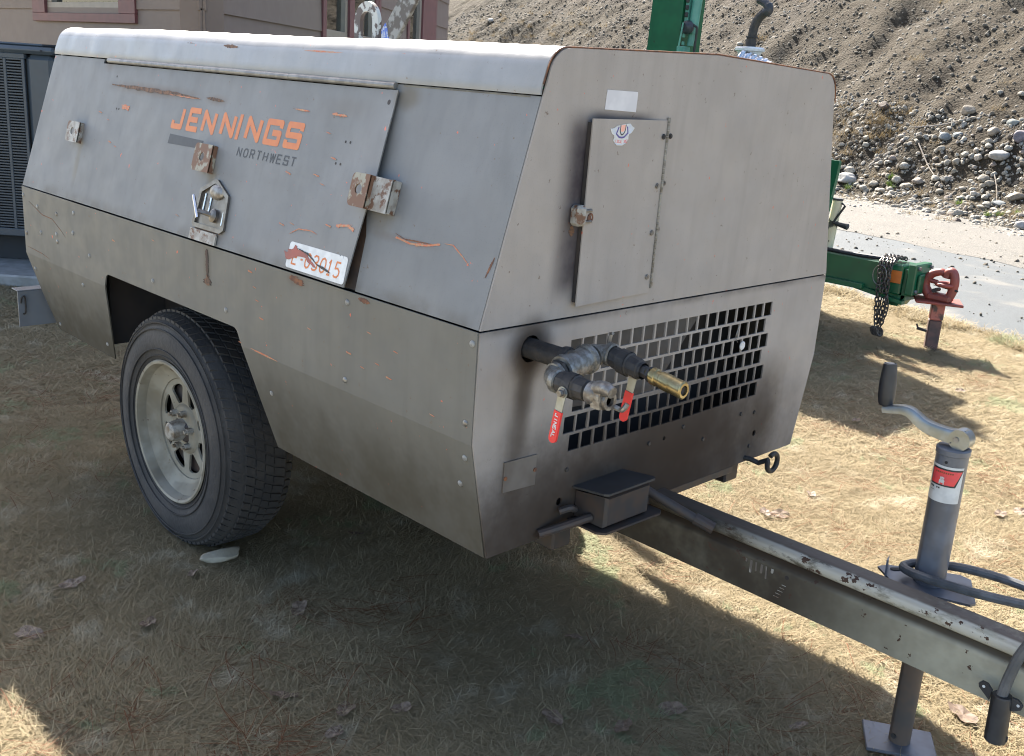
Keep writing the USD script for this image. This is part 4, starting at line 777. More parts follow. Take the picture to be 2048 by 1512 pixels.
def dplate(name, poly, mat, h0, h1, parent=None, **k): return obj(name, conform(poly, h0, h1), mat, parent or sd, smooth=False, **k)
XR = [('J', -1.318, -1.243), ('E', -1.236, -1.170), ('N', -1.159, -1.091), ('N', -1.064, -.996), ('I', -.984, -.958), ('N', -.945, -.876), ('G', -.858, -.787), ('S', -.770, -.702)]
for ch_, xa, xb in XR: dplate('letter', glyph(ch_, xa, xb, .2695, .332, .0145, .12) if ch_ != 'I' else Polygon([(xa, .2695), (xa+.0135, .2695), (xa+.021, .332), (xa+.0075, .332)]), 'orange', .0001, .0005)
dplate('logo_bar', Polygon([(-1.314, .229), (-1.132, .231), (-1.129, .252), (-1.311, .255)]), 'darkprint', .0001, .0004)
xs_ = np.linspace(-.959, -.693, 10)
for i, ch_ in enumerate('NORTHWEST'):
    wd = (.020 if ch_ != 'W' else .023); dplate('letter', glyph(ch_, xs_[i], xs_[i]+wd, .230, .2535, .0036, .10), 'darkprint', .0001, .0005)
sk = dplate('number_sticker', rrect(-.648, .0085, -.414, .0675, .008).difference(unary_union([Polygon([(-.45, .0685), (-.443, .0685), (-.444, .0655), (-.449, .0660)]), Polygon([(-.437, .069), (-.434, .069), (-.433, .060)])])), 'white', .0002, .0008)
for ch_, xa, xb in (('E', -.629, -.607), ('-', -.598, -.585), ('0', -.578, -.555), ('3', -.548, -.525), ('0', -.518, -.494), ('1', -.489, -.470), ('5', -.461, -.437)):
    dplate('digit', glyph(ch_, xa, xb, .0175, .0535, .0042, .10), 'orange', .0008, .0011, sk)
dplate('paint_smear', unary_union([Polygon([(-.665, .043), (-.648, .040), (-.632, .050), (-.626, .062), (-.618, .060), (-.617, .052), (-.60, .054), (-.580, .050), (-.566, .044), (-.552, .036), (-.545, .031), (-.556, .030), (-.566, .033), (-.574, .040), (-.590, .040), (-.606, .039), (-.622, .033), (-.640, .026), (-.651, .026), (-.657, .034)]), blob([(-.65, .035), (-.62, .048)], .004, 4), taper([(-.56, .036), (-.53, .026)], .004, 9)]), 'hookred', .0012, .0016, sk)
dplate('scuff', unary_union([taper([(-.615, .056), (-.57, .050), (-.55, .043), (-.53, .034)], .0022, 5), taper([(-.53, .034), (-.49, .028), (-.47, .024)], .003, 6)]), 'iron', .0016, .0019, sk)
# padlock brackets
def bracket(parent, x, b, mat, flip=1, w1=.062, w2=.05, stand=.028, hgt=.072):
    """angle bracket: a leg on the panel and a lug standing out from it, with a hole"""
    lug = rrect(x-w1, b-hgt/2, x, b+hgt/2, .012); lug = unary_union([lug, sbox(x-w1*.4, b-hgt/2, x, b+hgt/2)]).difference(affinity.scale(Point(x-w1*.52, b+.002).buffer(.0115), 1, .9))
    p_ = obj('bracket', cat(SU.slab(lug, stand, stand+.004), SU.box(x-.004, x, b-hgt/2, b+hgt/2, .006, stand+.0035)), mat, parent, smooth=False)
    if w2: obj('bracket_leg', SU.slab(Polygon([(x-.003, b-hgt/2), (x+w2, b-hgt/2-.002), (x+w2+.002, b+hgt/2), (x-.003, b+hgt/2)]), .004, .009) if False else cat(SU.slab(Polygon([(x-.004, b-hgt/2), (x+w2, b-hgt/2-.001), (x+w2, b+hgt/2-.002), (x-.004, b+hgt/2)]), stand-.012, stand-.008), SU.box(x+w2-.004, x+w2, b-hgt/2, b+hgt/2, 0, stand-.009)), 'bracket', p_, smooth=False)
    return p_
bracket(cp, -1.845, .207, 'bracket', w1=.085, w2=0, stand=.018, hgt=.062)
bracket(sd, -1.045, .209, 'bracket_rust', w1=.085, w2=0, stand=.018, hgt=.070)
bracket(fsp, -.375, .208, 'bracket_rust', w1=.058, w2=.058, stand=.034, hgt=.070)
# paddle latch in a pressed steel cup
lt_poly = Polygon([(-1.083, .045), (-1.079, .040), (-.948, .040), (-.936, .048), (-.945, .128), (-1.008, .160), (-1.018, .160), (-1.078, .130)]).buffer(.004)
inner = lt_poly.buffer(-.011)
la = obj('latch', cat(SU.slab(lt_poly.difference(inner), .004, .0105), SU.slab(inner, -.004, .0045)), 'latchmetal', sd, smooth=False)
dm = trimesh.creation.icosphere(3, 1.0); dmv = np.array(dm.vertices)*A([.034, .020, .012]); obj('latch_bulge', trimesh.Trimesh(SU.map(dmv+A([-1.003, .134, .005])), dm.faces, process=False), 'steel', la, smooth=True)
obj('latch_cam', cat(lathe([(0, .017), (.008, .017), (.011, .012), (.012, 0)], SU.p(-.993, .075, .004), SU.n, 18), cyl(SU.p(-.993, .075, .01), SU.p(-1.03, .078, .03), .006, n=10)), 'latchmetal', la)
obj('latch_bar', tube([SU.p(-1.078, .112, .026), SU.p(-1.018, .060, .036)], .0042, 10), 'chrome', la)
obj('latch_rib', cat(SU.box(-1.056, -1.051, .075, .125, .0045, .008), SU.box(-1.028, -1.022, .080, .118, .0045, .008), SU.box(-.955, -.951, .055, .09, .0045, .008)), 'chrome', la, smooth=False)
kb = obj('keeper_plate', SU.slab(Polygon([(-1.088, .004), (-.958, .004), (-.960, .032), (-1.088, .032)]), .006, .0105), 'bracket', sd, smooth=False)
obj('rust_stain', SU.slab(unary_union([blob([(-1.075, .036), (-.955, .037)], .0035, 12)]), .0036, .0041), 'streak', kb, smooth=False)
# dents, drips and scrapes with a shape of their own
def scrape(pl, parent, pts, r, mat, seed, kind='taper', h=.0006):
    po = taper(pts, r, seed) if kind == 'taper' else blob(pts, r, seed); return obj('scrape' if 'orange' in mat else 'rust_mark', conform(po, .0001+.0004*((seed*7) % 4)/3, .0007+.0004*((seed*7) % 4)/3) if pl is SU and parent is sd else pl.slab(po, .0002, .0006), mat, parent, smooth=False)
scrape(SU, sd, [(-1.72, .3655), (-1.5, .3625), (-1.30, .361), (-1.20, .357)], .0062, 'streak', 1, h=.0055); scrape(SU, sd, [(-1.40, .3605), (-1.19, .356)], .0035, 'orange_scrape', 2, h=.0062)
scrape(SU, sd, [(-1.16, .361), (-1.07, .358)], .0045, 'streak', 3, h=.0055); scrape(SU, sd, [(-1.62, .306), (-1.585, .303)], .0038, 'orange_scrape', 4, 'blob', h=.0058)
scrape(SU, sd, [(-.75, .361), (-.69, .360)], .0022, 'orange_scrape', 5, h=.0056); scrape(SU, sd, [(-.60, .3605), (-.55, .3595)], .0018, 'orange_scrape', 6, 'blob', h=.0058)
for i, (x_, b_) in enumerate([(-1.70, .262), (-1.76, .28), (-.60, .318), (-.61, .222), (-.58, .205), (-.52, .121), (-.47, .127), (-1.66, .20), (-1.62, .19), (-.56, .265), (-1.18, .05), (-.72, .215), (-.66, .105), (-.70, .098)]): scrape(SU, sd, [(x_-.010, b_+.002), (x_+.010, b_-.001)], .0009, 'orange_scrape', 20+i, 'blob' if i % 2 else 'taper', h=.0058)
scrape(SU, sd, [(-.66, .083), (-.63, .098), (-.58, .101), (-.555, .097)], .0014, 'orange_scrape', 41, h=.0058); scrape(SU, sd, [(-.487, .126), (-.44, .132), (-.42, .124)], .0024, 'orange_scrape', 42, 'blob', h=.012)
scrape(SU, fsp, [(-.295, .133), (-.25, .127), (-.20, .131), (-.163, .139)], .0018, 'orange_scrape', 43, 'blob'); scrape(SU, fsp, [(-.15, .143), (-.125, .144), (-.09, .126), (-.068, .113)], .0014, 'orange_scrape', 44)
scrape(SU, fsp, [(-.30, .140), (-.27, .133), (-.18, .136)], .0015, 'rust', 45); scrape(SU, fsp, [(-.02, .10), (-.008, .14)], .003, 'rust', 46)
for i, (x_, b_) in enumerate([(-.41, .398), (-.53, .305), (-.512, .305), (-.548, .256), (-.53, .256), (-1.66, .298), (-1.645, .298), (-1.70, .39)]): obj('drill_hole', conform(Point(x_, b_).buffer(.0030 if i != 0 else .0055, quad_segs=4), .0001, .0004), 'black', sd, smooth=False)
for i, (xa, xb, z_) in enumerate([(-1.70, -1.36, 1.4145), (-1.33, -1.27, 1.4145), (-1.13, -1.06, 1.416), (-.53, -.49, 1.413)]):
    RP = Plane((0, -WT_-.0035-.0, ZT+.0025), (1, 0, 0), nz([0, .2642, 1.0])); scrape(RP, roofp, [(xa, (z_-ZT)-.004), ((xa+xb)/2, (z_-ZT)-.006), (xb, (z_-ZT)-.006)], .0052, 'streak', 60+i, h=.0004)
for i, (xa, xb, b_) in enumerate([(-.765, -.61, -.033), (-.56, -.51, -.034), (-.45, -.40, -.033), (-.40, -.36, -.040), (-.355, -.29, -.038), (-.28, -.25, -.040), (-.225, -.20, -.041), (-1.36, -1.29, -.034)]):
    scrape(RP, roofp, [(xa, b_), (xb, b_-.001)], .0022, 'orange_scrape', 70+i, 'blob' if i > 1 else 'taper', h=.0006)
scrape(RP, roofp, [(-.150, -.048), (-.138, -.044)], .006, 'orange_scrape', 80, 'blob', h=.0006)
# --- left side, lower: one bent sheet with the wheel arch cut out
LA = Plane((0, -.638, 0), (1, 0, 0), (0, 0, 1))
v_poly = Polygon([(-2.245, ZB), (-.0025, ZB), (0.0-.0025, ZS-.001), (-2.245, ZS-.001)])
archv = rounded(Polygon([(-1.665, .55), (-1.626, ZB), (-1.612, .752), (-.868, .752), (-.843, ZB), (-.755, .55)]), .026)
v_poly = v_poly.difference(archv)
kS = math.sqrt(1+.2219**2); lenS = (ZB-Z0)*kS
s_poly = Polygon([(-2.245, 0.0), (-.0025, 0.0), (-.006, -lenS), (-2.143, -lenS), (-2.20, -lenS*.55)])
archs = Polygon([(-1.6285, .01), (-1.626, 0), (-1.71, -lenS-.01), (-.764, -lenS-.01), (-.806, -.128*kS), (-.843, 0), (-.845, .01)])
s_poly = s_poly.difference(archs)
def two_sided(pl, poly): return pl.slab(poly, -.004, 0)
mlow = cat(two_sided(LA, v_poly), two_sided(SL, s_poly))
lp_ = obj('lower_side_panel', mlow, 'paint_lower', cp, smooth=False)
SEAM = [(-1.961, .879), (-2.117, .882), (-1.827, .901), (-1.971, .814), (-1.967, .791), (-1.725, .786), (-1.309, .787), (-.916, .787), (-.408, .909), (-.015, .910), (-.411, .737), (-.022, .752), (-1.84, .838), (-2.10, .80), (-2.235, .905), (-2.225, .78)]
for x_, z_ in SEAM: obj('rivet', lathe([(0, .0068), (.0015, .0065), (.003, .004), (.0036, 0)], (x_, -.638, z_), (0, -1, 0), 10), 'rivet' if (x_*31) % 1 > .35 else 'steel', lp_, smooth=True)
for x_, t_2 in ((-.026, -.034), (-2.20, -.05), (-2.12, -.235), (-1.735, -.215), (-.74, -.10), (-1.80, -.03), (-.05, -.10)): obj('rivet', lathe([(0, .0068), (.0015, .0065), (.003, .004), (.0036, 0)], SL.p(x_, t_2, 0), SL.n, 10), 'rivet', lp_, smooth=True)
obj('rust_mark', LA.slab(unary_union([taper([(-1.005, .922), (-1.006, .885), (-1.004, .853)], .0075, 5), taper([(-1.006, .925), (-1.007, .90)], .008, 7)]), .0006, .0012), 'jamb', lp_, smooth=False)
obj('rust_mark', LA.slab(blob([(-1.005, .848), (-1.004, .838)], .006, 8), .0006, .0012), 'streak', lp_, smooth=False)
for i, (x_, z_) in enumerate([(-.80, .905), (-.78, .87), (-.77, .84), (-.75, .80), (-.55, .82), (-.33, .86), (-.26, .78), (-.30, .80), (-.12, .74), (-1.55, .86), (-1.30, .90), (-.35, .78), (-.40, .80), (-.24, .84), (-.85, .72)]): scrape(LA, lp_, [(x_-.008, z_+.001), (x_+.008, z_-.001)], .0010, 'orange_scrape', 100+i, 'blob' if i % 3 == 0 else 'taper')
scrape(LA, lp_, [(-.62, .924), (-.60, .918), (-.58, .92)], .005, 'rust', 130, 'blob'); scrape(LA, lp_, [(-.80, .716), (-.74, .714), (-.68, .712)], .0022, 'orange_scrape', 131)
scrape(LA, lp_, [(-2.19, .89), (-2.08, .86), (-2.0, .858), (-1.93, .83), (-1.90, .815)], .0014, 'rust', 133); scrape(LA, lp_, [(-2.23, .735), (-2.1, .73), (-2.04, .722)], .0013, 'rust', 134); scrape(LA, lp_, [(-.37, .925), (-.33, .923)], .006, 'rust', 135)
# --- the far side and the back
SR = Plane((0, WS, ZS), (-1, 0, 0), nz([0, -.2642, 1.0])); SRL = Plane((0, .638, ZB), (-1, 0, 0), nz([0, .2219, 1.0])); SRV = Plane((0, .638, 0), (-1, 0, 0), (0, 0, 1))
fl = lambda P: affinity.scale(P, -1, 1, origin=(0, 0))
obj('right_side_panel', SR.slab(fl(Polygon([(-2.243, .006), (-.004, .006), (.0065, .425), (-2.188, .425)])), -.004, 0), 'paint_side', cp, smooth=False)
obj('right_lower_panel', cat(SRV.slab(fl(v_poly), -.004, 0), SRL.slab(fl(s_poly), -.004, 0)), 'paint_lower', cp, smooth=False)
obj('rear_panel', cat(hull([(-2.2453, y_, z_) for y_, z_ in ((-WS, ZS), (WS, ZS))] + [(-2.18, y_, z_) for y_, z_ in ((-WT_+.02, ZT-.01), (WT_-.02, ZT-.01))] + [(-2.235, -WS+.01, ZS), (-2.235, WS-.01, ZS), (-2.17, -WT_+.02, ZT-.01), (-2.17, WT_-.02, ZT-.01)]), hull([(-2.243, y_, z_) for y_, z_ in ((-.634, ZS-.004), (.634, ZS-.004), (-.636, ZB), (.636, ZB))] + [(-2.145, y_, Z0+.004) for y_ in (-.575, .575)] + [(-2.10, -.575, Z0+.004), (-2.10, .575, Z0+.004), (-2.2, -.62, ZS-.004), (-2.2, .62, ZS-.004)])), 'paint_side', cp, smooth=False)
# --- underframe, wheels
obj('chassis', cat(rbox((-2.2, -.36, .40), (-.02, -.30, .47), .005), rbox((-2.2, .30, .40), (-.02, .36, .47), .005), rbox((-1.34, -.58, .31), (-1.26, .58, .37), .01), rbox((-2.18, -.36, .40), (-2.12, .36, .47), .005), rbox((-.20, -.36, .40), (-.14, .36, .47), .005), rbox((-1.95, -.42, .40), (-.4, .42, .41), .002)), 'blacksteel', cp)
obj('wheel_well', cat(rbox((-1.732, -.605, .755), (-.772, -.40, .762), .001), rbox((-1.735, -.58, .50), (-1.728, -.40, .757), .001), rbox((-.775, -.58, .50), (-.768, -.40, .757), .001)), 'black', cp, smooth=False)
obj('wheel_well', rbox((-1.73, .40, .755), (-.77, .605, .762), .001), 'black', cp, smooth=False)
def wheel(y, sgn):
    c = A([-1.296, y, .345]); ax = A([0, -1.*sgn, 0])
    rim = lathe([(.006, .211), (.010, .207), (.008, .200), (-.004, .196), (-.018, .193), (-.028, .178), (-.038, .165), (-.042, .150), (-.050, .148)], c, ax, 64)
    # disc with eight window cut-outs
    disc = Point(0, 0).buffer(.1485, quad_segs=16)
    cut = []
    for k in range(8):
        a = k*math.pi/4+.39; w = Polygon([(.078, -.010), (.122, -.036), (.130, -.020), (.132, 0), (.130, .020), (.122, .036), (.078, .010)]).buffer(-.006).buffer(.007)
        cut.append(affinity.rotate(w, math.degrees(a), origin=(0, 0)))
    hub_h = Point(0, 0).buffer(.034)
    DPn = Plane(c, (1, 0, 0), (0, 0, 1)) if sgn > 0 else Plane(c, (-1, 0, 0), (0, 0, 1))
    dm_ = DPn.slab(disc.difference(unary_union(cut+[hub_h])), -.052, -.046)
    hubcone = lathe([(-.046, .075), (-.040, .070), (-.036, .060), (-.036, .032)], c, ax, 40)
    rp_ = obj('wheel', cat(rim, dm_, hubcone), 'rim', cp, smooth=35, label='white spoked steel wheel on the lettered side' if sgn > 0 else 'wheel on the far side')
    ty = [(-.185, .200), (-.200, .232), (-.206, .262), (-.200, .300), (-.185, .328), (-.165, .342), (-.12, .3475), (-.10, .348), (-.08, .3475), (-.03, .342), (-.006, .328), (.008, .302), (.0145, .268), (.013, .248), (.008, .226), (.003, .212), (-.006, .205)]
    tm_ = lathe(ty, c, ax, 96)
    side = []
    for rr, hh in ((.318, .0052), (.300, .0105), (.243, .0142), (.224, .0085)): tt = np.linspace(0, 2*np.pi, 73)[:-1]; side.append(tube(np.stack([c[0]+rr*np.cos(tt), np.full_like(tt, c[1])+ax[1]*hh, c[2]+rr*np.sin(tt)], 1), .0022, 6, closed=True))
    lugs = []
    nb = 76
    for k in range(nb):
        a = 2*math.pi*k/nb
        for (d0, d1, r0, da, w) in ((-.004, -.034, .3415, 0, .0105), (-.168, -.195, .3395, .05, .0105), (-.040, -.066, .3482, .03, .0108), (-.070, -.094, .3492, .065, .0108), (-.098, -.122, .3492, .01, .0108), (-.126, -.160, .3475, .05, .0108)):
            aa = a+da; er = A([math.cos(aa), 0, math.sin(aa)]); et = A([-math.sin(aa), 0, math.cos(aa)]); rr_ = r0; zc = c + er*rr_
            R_ = np.stack([et, ax, er]); edge_drop = .010 if d0 == -.004 or d0 == -.168 else 0
            P8 = []
            for i1, x1 in enumerate((-w, w)):
                for d_ in (d0, d1):
                    for h_ in (-.006, .0016):
                        hh = h_ - (edge_drop*1.0 if d_ in (-.004, -.195) else 0); sk_ = .006*(1 if d_ == d0 else -1)
                        P8.append(zc + et*(x1*(.9 if h_ > 0 else 1)+sk_) + ax*d_ + er*hh)
            lugs.append(hull(P8))
    obj('tyre', cat(tm_, *side), 'rubber', rp_, smooth=40); obj('tread', cat(*lugs), 'rubber', rp_, smooth=False)
    obj('hub_cap', lathe([(-.046, .032), (-.012, .031), (.004, .027), (.010, .018), (.011, 0)], c, ax, 24), 'hub', rp_)
    obj('brake_drum', lathe([(-.14, .0), (-.14, .135), (-.066, .135), (-.062, .12), (-.062, 0)], c, ax, 32), 'blacksteel', rp_)
    for k in range(6):
        a = k*math.pi/3+.2; p = c+A([math.cos(a)*.055, 0, math.sin(a)*.055]); obj('lug_nut', cat(cyl(p+ax*-.040, p+ax*-.020, .0105, .0095, 6), cyl(p+ax*-.020, p+ax*-.012, .0055, n=8)), 'hub', rp_)
wheel(-.606, 1); wheel(.606, -1)
# --- outlet pipes
PY, PZ, PX = -.496, .885, .118
mf = obj('outlet_pipe', cat(cyl((-.05, PY, PZ), (PX-.01, PY, PZ), .0205, n=24), lathe([(0, .0205), (.002, .025), (.012, .026), (.018, .024)], (PX-.032, PY, PZ), (1, 0, 0), 24)), 'iron', cp)
TL = A([PX, -.569, .868]); TR = A([PX, -.423, .896]); td = nz(TR-TL); tc = A([PX, PY, PZ-.003])
tee = obj('tee', cat(lathe([(-.038, .020), (-.038, .0285), (-.028, .0295), (-.025, .0258), (.025, .0258), (.028, .0295), (.038, .0285), (.038, .020)], tc, td, 28), cyl(tc+A([-.03, 0, 0]), tc, .0255, n=24)), 'galv', mf)
obj('reducer', (lathe([(.036, .019), (.041, .019), (.041, .0245), (.048, .0245), (.048, .017), (.060, .017)], tc, -td, 6)), 'iron', mf); obj('reducer', lathe([(.036, .019), (.050, .017), (.060, .017)], tc, td, 20), 'iron', mf)
def elbow(c, d_in, name_mat):
    P = []
    r = .020
    for t in np.linspace(0, 1, 9): a = t*math.pi/2; P.append(c + d_in*(-(.024))*(1-math.sin(a)) + A([.024, 0, 0])*(1-math.cos(a)))
    P = A(P); return cat(tube(P, .0185, 20), lathe([(-.002, .0185), (0, .0225), (.010, .0225), (.012, .0185)], P[-1]-A([.006, 0, 0]), (1, 0, 0), 20), lathe([(0, .0185), (.001, .0222), (.009, .0222), (.010, .0185)], P[0]-d_in*.002, d_in*-1 if False else d_in, 20))
obj('elbow', elbow(TL, -td, 0), 'galv', mf); obj('elbow', elbow(TR, td, 0), 'galv', mf)
def valve(c, L0, mat_end):
    s = A([1., 0, 0]); x0 = .032
    return cat(lathe([(x0-.012, .0165), (x0, .0165), (x0, .0205), (x0+.014, .021), (x0+.016, .0235), (x0+.040, .0235), (x0+.042, .0205), (x0+.064, .0195), (x0+.066, .016), (x0+.072, .016)], c, s, 10), lathe([(x0+.018, .0238), (x0+.038, .0238)], c, s, 24))
DR = nz([1, 0, -.135])
def droop(m):
    v_ = np.array(m.vertices)-TR; k_ = np.clip((v_[:, 0]-.01)/.02, 0, 1); v_[:, 2] -= .135*np.maximum(v_[:, 0]-.01, 0); return trimesh.Trimesh(v_+TR, m.faces, process=False)
vl = obj('ball_valve', valve(TL, 0, 0), 'iron', mf); vr = obj('ball_valve', droop(valve(TR, 0, 0)), 'iron', mf)
def handle(c, v, long, txt):
    st = c+A([.060, -.012 if txt else .0, -.012]); 
    dirn = nz(A([-.13, -.03, -1.0]) if txt else A([-.16, .0, -1.0]))
    p0 = c+A([.061, -.026, -.008]) if txt else c+A([.082, .0, -.024])
    sidev = nz(np.cross(dirn, [0, -1, 0])); sidev = nz(A([1.0, 0, 0]) - dirn*dirn[0]); nrm = np.cross(sidev, dirn)
    HP = Plane(p0, sidev, -dirn); 
    lever = unary_union([Point(0, 0).buffer(.011), Polygon([(-.0095, 0), (.0095, 0), (.008, -.045), (-.008, -.045)])])
    grip = unary_union([sbox(-.0088, -.089, .0088, -.036)]).buffer(0); grip = unary_union([grip, Point(0, -.089).buffer(.0088)])
    s_ = 1 if HP.n[1] < 0 else -1
    h = obj('valve_handle', HP.slab(grip, -.0025, .0025), 'redgrip', v, smooth=False)
    obj('lever_plate', HP.slab(lever, -.001, .001), 'zinc', h, smooth=False)
    obj('stem_nut', cat(cyl(p0-A([0, -.018, 0]), p0-A([0, .010, 0]), .0062, n=6), cyl(p0-A([0, -.004, 0]), p0-A([0, .003, 0]), .0095, n=6)), 'steel', h)
    if txt:
        gl = []
        for i, ch_ in enumerate('JINEAL'): 
            y1 = -.041-.0080*i; gl.append(affinity.rotate(glyph(ch_, -.0036, .0036, -.0032, .0032, .0016), -90, origin=(0, 0)) if False else affinity.translate(affinity.rotate(glyph(ch_, -.0036, .0036, -.0042, .0042, .0016), -90, origin=(0, 0)), 0, y1-.003))
        obj('handle_lettering', HP.slab(unary_union(gl), .0025*s_ if s_ > 0 else -.0032, .0032 if s_ > 0 else -.0025), 'white', h, smooth=False)
handle(TL, vl, 1, True); handle(TR, vr, 1, False)
# claw coupling on the left valve
cl = TL + A([.104, 0, 0])
cw = obj('claw_coupling', cat(lathe([(-.002, .016), (0, .021), (.018, .022), (.022, .019), (.034, .019)], cl, (1, 0, 0), 24),
    tube(smooth_path([cl+A([.018, -.004, .012]), cl+A([.040, -.010, .019]), cl+A([.058, -.012, .016])], 5), np.linspace(.0145, .0105, 11), 12), hull([cl+A([x_, y_, z_]) for x_ in (.016, .036) for y_ in (-.018, .016) for z_ in (-.02, .01)]),
    lathe([(.03, .019), (.042, .017), (.042, .010), (.036, .009), (.036, 0)], cl+A([0, .004, -.006]), (1, 0, 0), 20), tube(smooth_path([cl+A([.030, .016, -.016]), cl+A([.050, .022, -.022]), cl+A([.060, .020, -.018]), cl+A([.064, .024, -.008])], 5), .005, 8)), 'steel', vl)
# brass quick coupling on the right valve
br = TR + A([.104, 0, 0])
bq = obj('brass_coupling', droop(lathe([(-.004, .010), (0, .0125), (.010, .0125), (.011, .0165), (.020, .0165), (.022, .0145), (.03, .0145), (.032, .0165), (.052, .0170), (.054, .016), (.072, .0165), (.080, .0165), (.082, .0140), (.082, .0095), (.070, .009)], br+A([.012, 0, 0]), (1, 0, 0), 28)), 'brass', vr)
obj('nipple', droop(lathe([(-.002, .012), (.014, .0115), (.016, .0145), (.022, .0145)], br-A([.004, 0, 0]), (1, 0, 0), 6)), 'iron', vr)
obj('coupling_hole', droop(cyl(br+A([.0885, 0, 0]), br+A([.089, 0, 0]), .0094, n=20)), 'black', bq)
obj('purge_cock', cat(cyl(TR+A([.01, .006, .018]), TR+A([.012, .008, .036]), .004, n=8), cyl(TR+A([.006, .012, .036]), TR+A([.02, .004, .040]), .003, n=6)), 'steel', mf)
# --- junction box and shelf over the drawbar
jb = obj('junction_box', hull([(x_, y_, z_) for x_, za in ((.003, .545), (.084, .556)) for y_ in (-.325, -.175) for z_ in (.486, za)] + [(.090, -.318, .492), (.090, -.182, .492), (.090, -.318, .552), (.090, -.182, .552)]), 'blacksteel', cp, smooth=30)
obj('box_lid', hull([(x_, y_, z_+d_) for x_, z_, y0_, y1_ in ((.001, .552, -.335, -.165), (.088, .563, -.335, -.165), (.096, .563, -.327, -.172)) for y_ in (y0_, y1_) for d_ in (0, .005)]), plain('dark_lid', (0.03, 0.0288, 0.0276), (0.0228, 0.0204, 0.0192), 20, .6), jb, smooth=False)
obj('shelf', hull([(x_, y_, z_) for z_ in (.4775, .4825) for x_, y_ in ((.0, -.345), (.085, -.345), (.100, -.33), (.104, -.15), (.095, -.135), (.0, -.135))]), 'blacksteel', jb, smooth=False)
obj('conduit', cat(tube(smooth_path([(.05, -.325, .500), (.03, -.38, .488), (.006, -.44, .475)], 5), .010, 10)), 'blacksteel', jb)
obj('cable_clip', tube(smooth_path([(.012, -.385, .515), (.025, -.365, .522), (.02, -.345, .512)], 5), .008, 8), 'blacksteel', jb)
obj('brake_pipe', cat(cyl((.02, -.145, .525), (.16, -.075, .462), .011, n=14), cyl((.15, -.08, .467), (.19, -.062, .452), .014, n=12)), 'blacksteel', jb)
eb_c = A([.062, .385, .468]); tt = np.linspace(-.5, 2*np.pi-.95, 26); 
obj('eye_bolt', cat(tube(np.vstack([[(-.02, .345, .468), (.015, .352, .470), (.035, .362, .463)], np.stack([eb_c[0]+.0*tt, eb_c[1]-.024*np.cos(tt), eb_c[2]-.024*np.sin(tt)], 1)]), .0068, 10)), 'iron', cp)
obj('bottom_rail', cat(rbox((-.06, -.10, .438), (-.001, .30, .458), .002)), 'blacksteel', cp)
# --- drawbar
TBH = [(-.05, .335), (-.0505, .412), (-.047, .421), (-.038, .426), (-.030, .4305), (-.037, .4355), (-.046, .440), (-.0505, .447), (-.0505, .456), (-.046, .464), (-.037, .4685), (-.028, .4692)]
tb = TBH + [(-.034-y_, z_) for y_, z_ in TBH[::-1]]
TBp = Polygon(tb); DB = Plane((-.30, 0, 0), (0, 1, 0), (0, 0, 1))
m_ = DB.slab(TBp, 0, 1.95)
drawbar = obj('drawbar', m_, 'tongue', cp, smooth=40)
obj('coupler', cat(rbox((1.60, -.055, .40), (1.78, .055, .50), .02), cyl((1.78, 0, .43), (1.86, 0, .43), .035, n=16)), 'blacksteel', drawbar)
for x_ in (.40, .41): obj('pin_hole', cyl((.377, -.0512, .405), (.377, -.0502, .405), .005, n=10), 'black', drawbar) if x_ == .40 else None
drips = [LineString([(.275+.013*k+.004*math.sin(k*3), .425), (.276+.013*k, .425-.020-.022*abs(math.sin(k*1.9)))]).buffer(.0018+.001*(k % 2)) for k in range(6)]
DS = Plane((0, -.0503, 0), (1, 0, 0), (0, 0, 1))
obj('paint_drips', DS.slab(unary_union(drips).intersection(sbox(0, .34, 1, .411)), .0006, .0011), 'chip2', drawbar, smooth=False)
obj('paint_ticks', DS.slab(unary_union([sbox(.352+.004*k, .352+.008*k, .366+.003*k, .3535+.008*k) for k in range(5)]), .0004, .0009), 'bracket', drawbar, smooth=False)
# --- tongue jack
JB, JT = A([.597, .160, 0]), A([.594, .142, .728]); jd = nz(JT-JB); jf = lambda z_: JB + (JT-JB)*(z_/.728)
jk = obj('jack_tube', cat(cyl(jf(.425), jf(.722), .0315, n=32), lathe([(0, .0315), (.002, .0335), (.012, .0335), (.015, .030), (.016, 0)], jf(.716), jd, 32)), 'jackpaint', cp)
obj('jack_flange', cat(hull([jf(.424)+A([x_, y_, 0]) for x_, y_ in ((-.105, -.02), (-.095, .005), (.03, .09), (.055, .085), (.105, -.015), (.10, -.03), (-.02, -.075), (-.05, -.065))] + [jf(.419)+A([x_, y_, 0]) for x_, y_ in ((-.105, -.02), (-.095, .005), (.03, .09), (.055, .085), (.105, -.015), (.10, -.03), (-.02, -.075), (-.05, -.065))]), hull([jf(.42)+A([-.075, -.05, 0]), jf(.42)+A([-.09, 0, 0]), jf(.455)+A([-.088, -.01, 0]), jf(.455)+A([-.080, -.04, 0]), jf(.455)+A([-.076, -.04, 0]), jf(.42)+A([-.071, -.05, 0])])), 'jackpaint', jk, smooth=30)
fx = jf(.4245); sl_ = rrect(-.016, -.006, .016, .006, .0058)
obj('flange_slot', Plane(fx+A([.066, .012, 0]), nz([1, .35, 0]), nz([-.35, 1, 0])).slab(sl_, .0004, .0012), 'black', jk, smooth=False); obj('flange_slot', Plane(fx+A([-.070, .0, 0]), nz([.6, .8, 0]), nz([-.8, .6, 0])).slab(sl_, .0004, .0012), 'black', jk, smooth=False)
obj('jack_leg', cat(cyl(jf(.030), jf(.417), .0232, n=28)), 'jackrust', jk); obj('foot_plate', rbox((-.075, -.055, 0), (.075, .055, .008), .002, A([[.85, .53, 0], [-.53, .85, 0], [0, 0, 1]]), jf(.022)), 'jackpaint', jk, smooth=False)
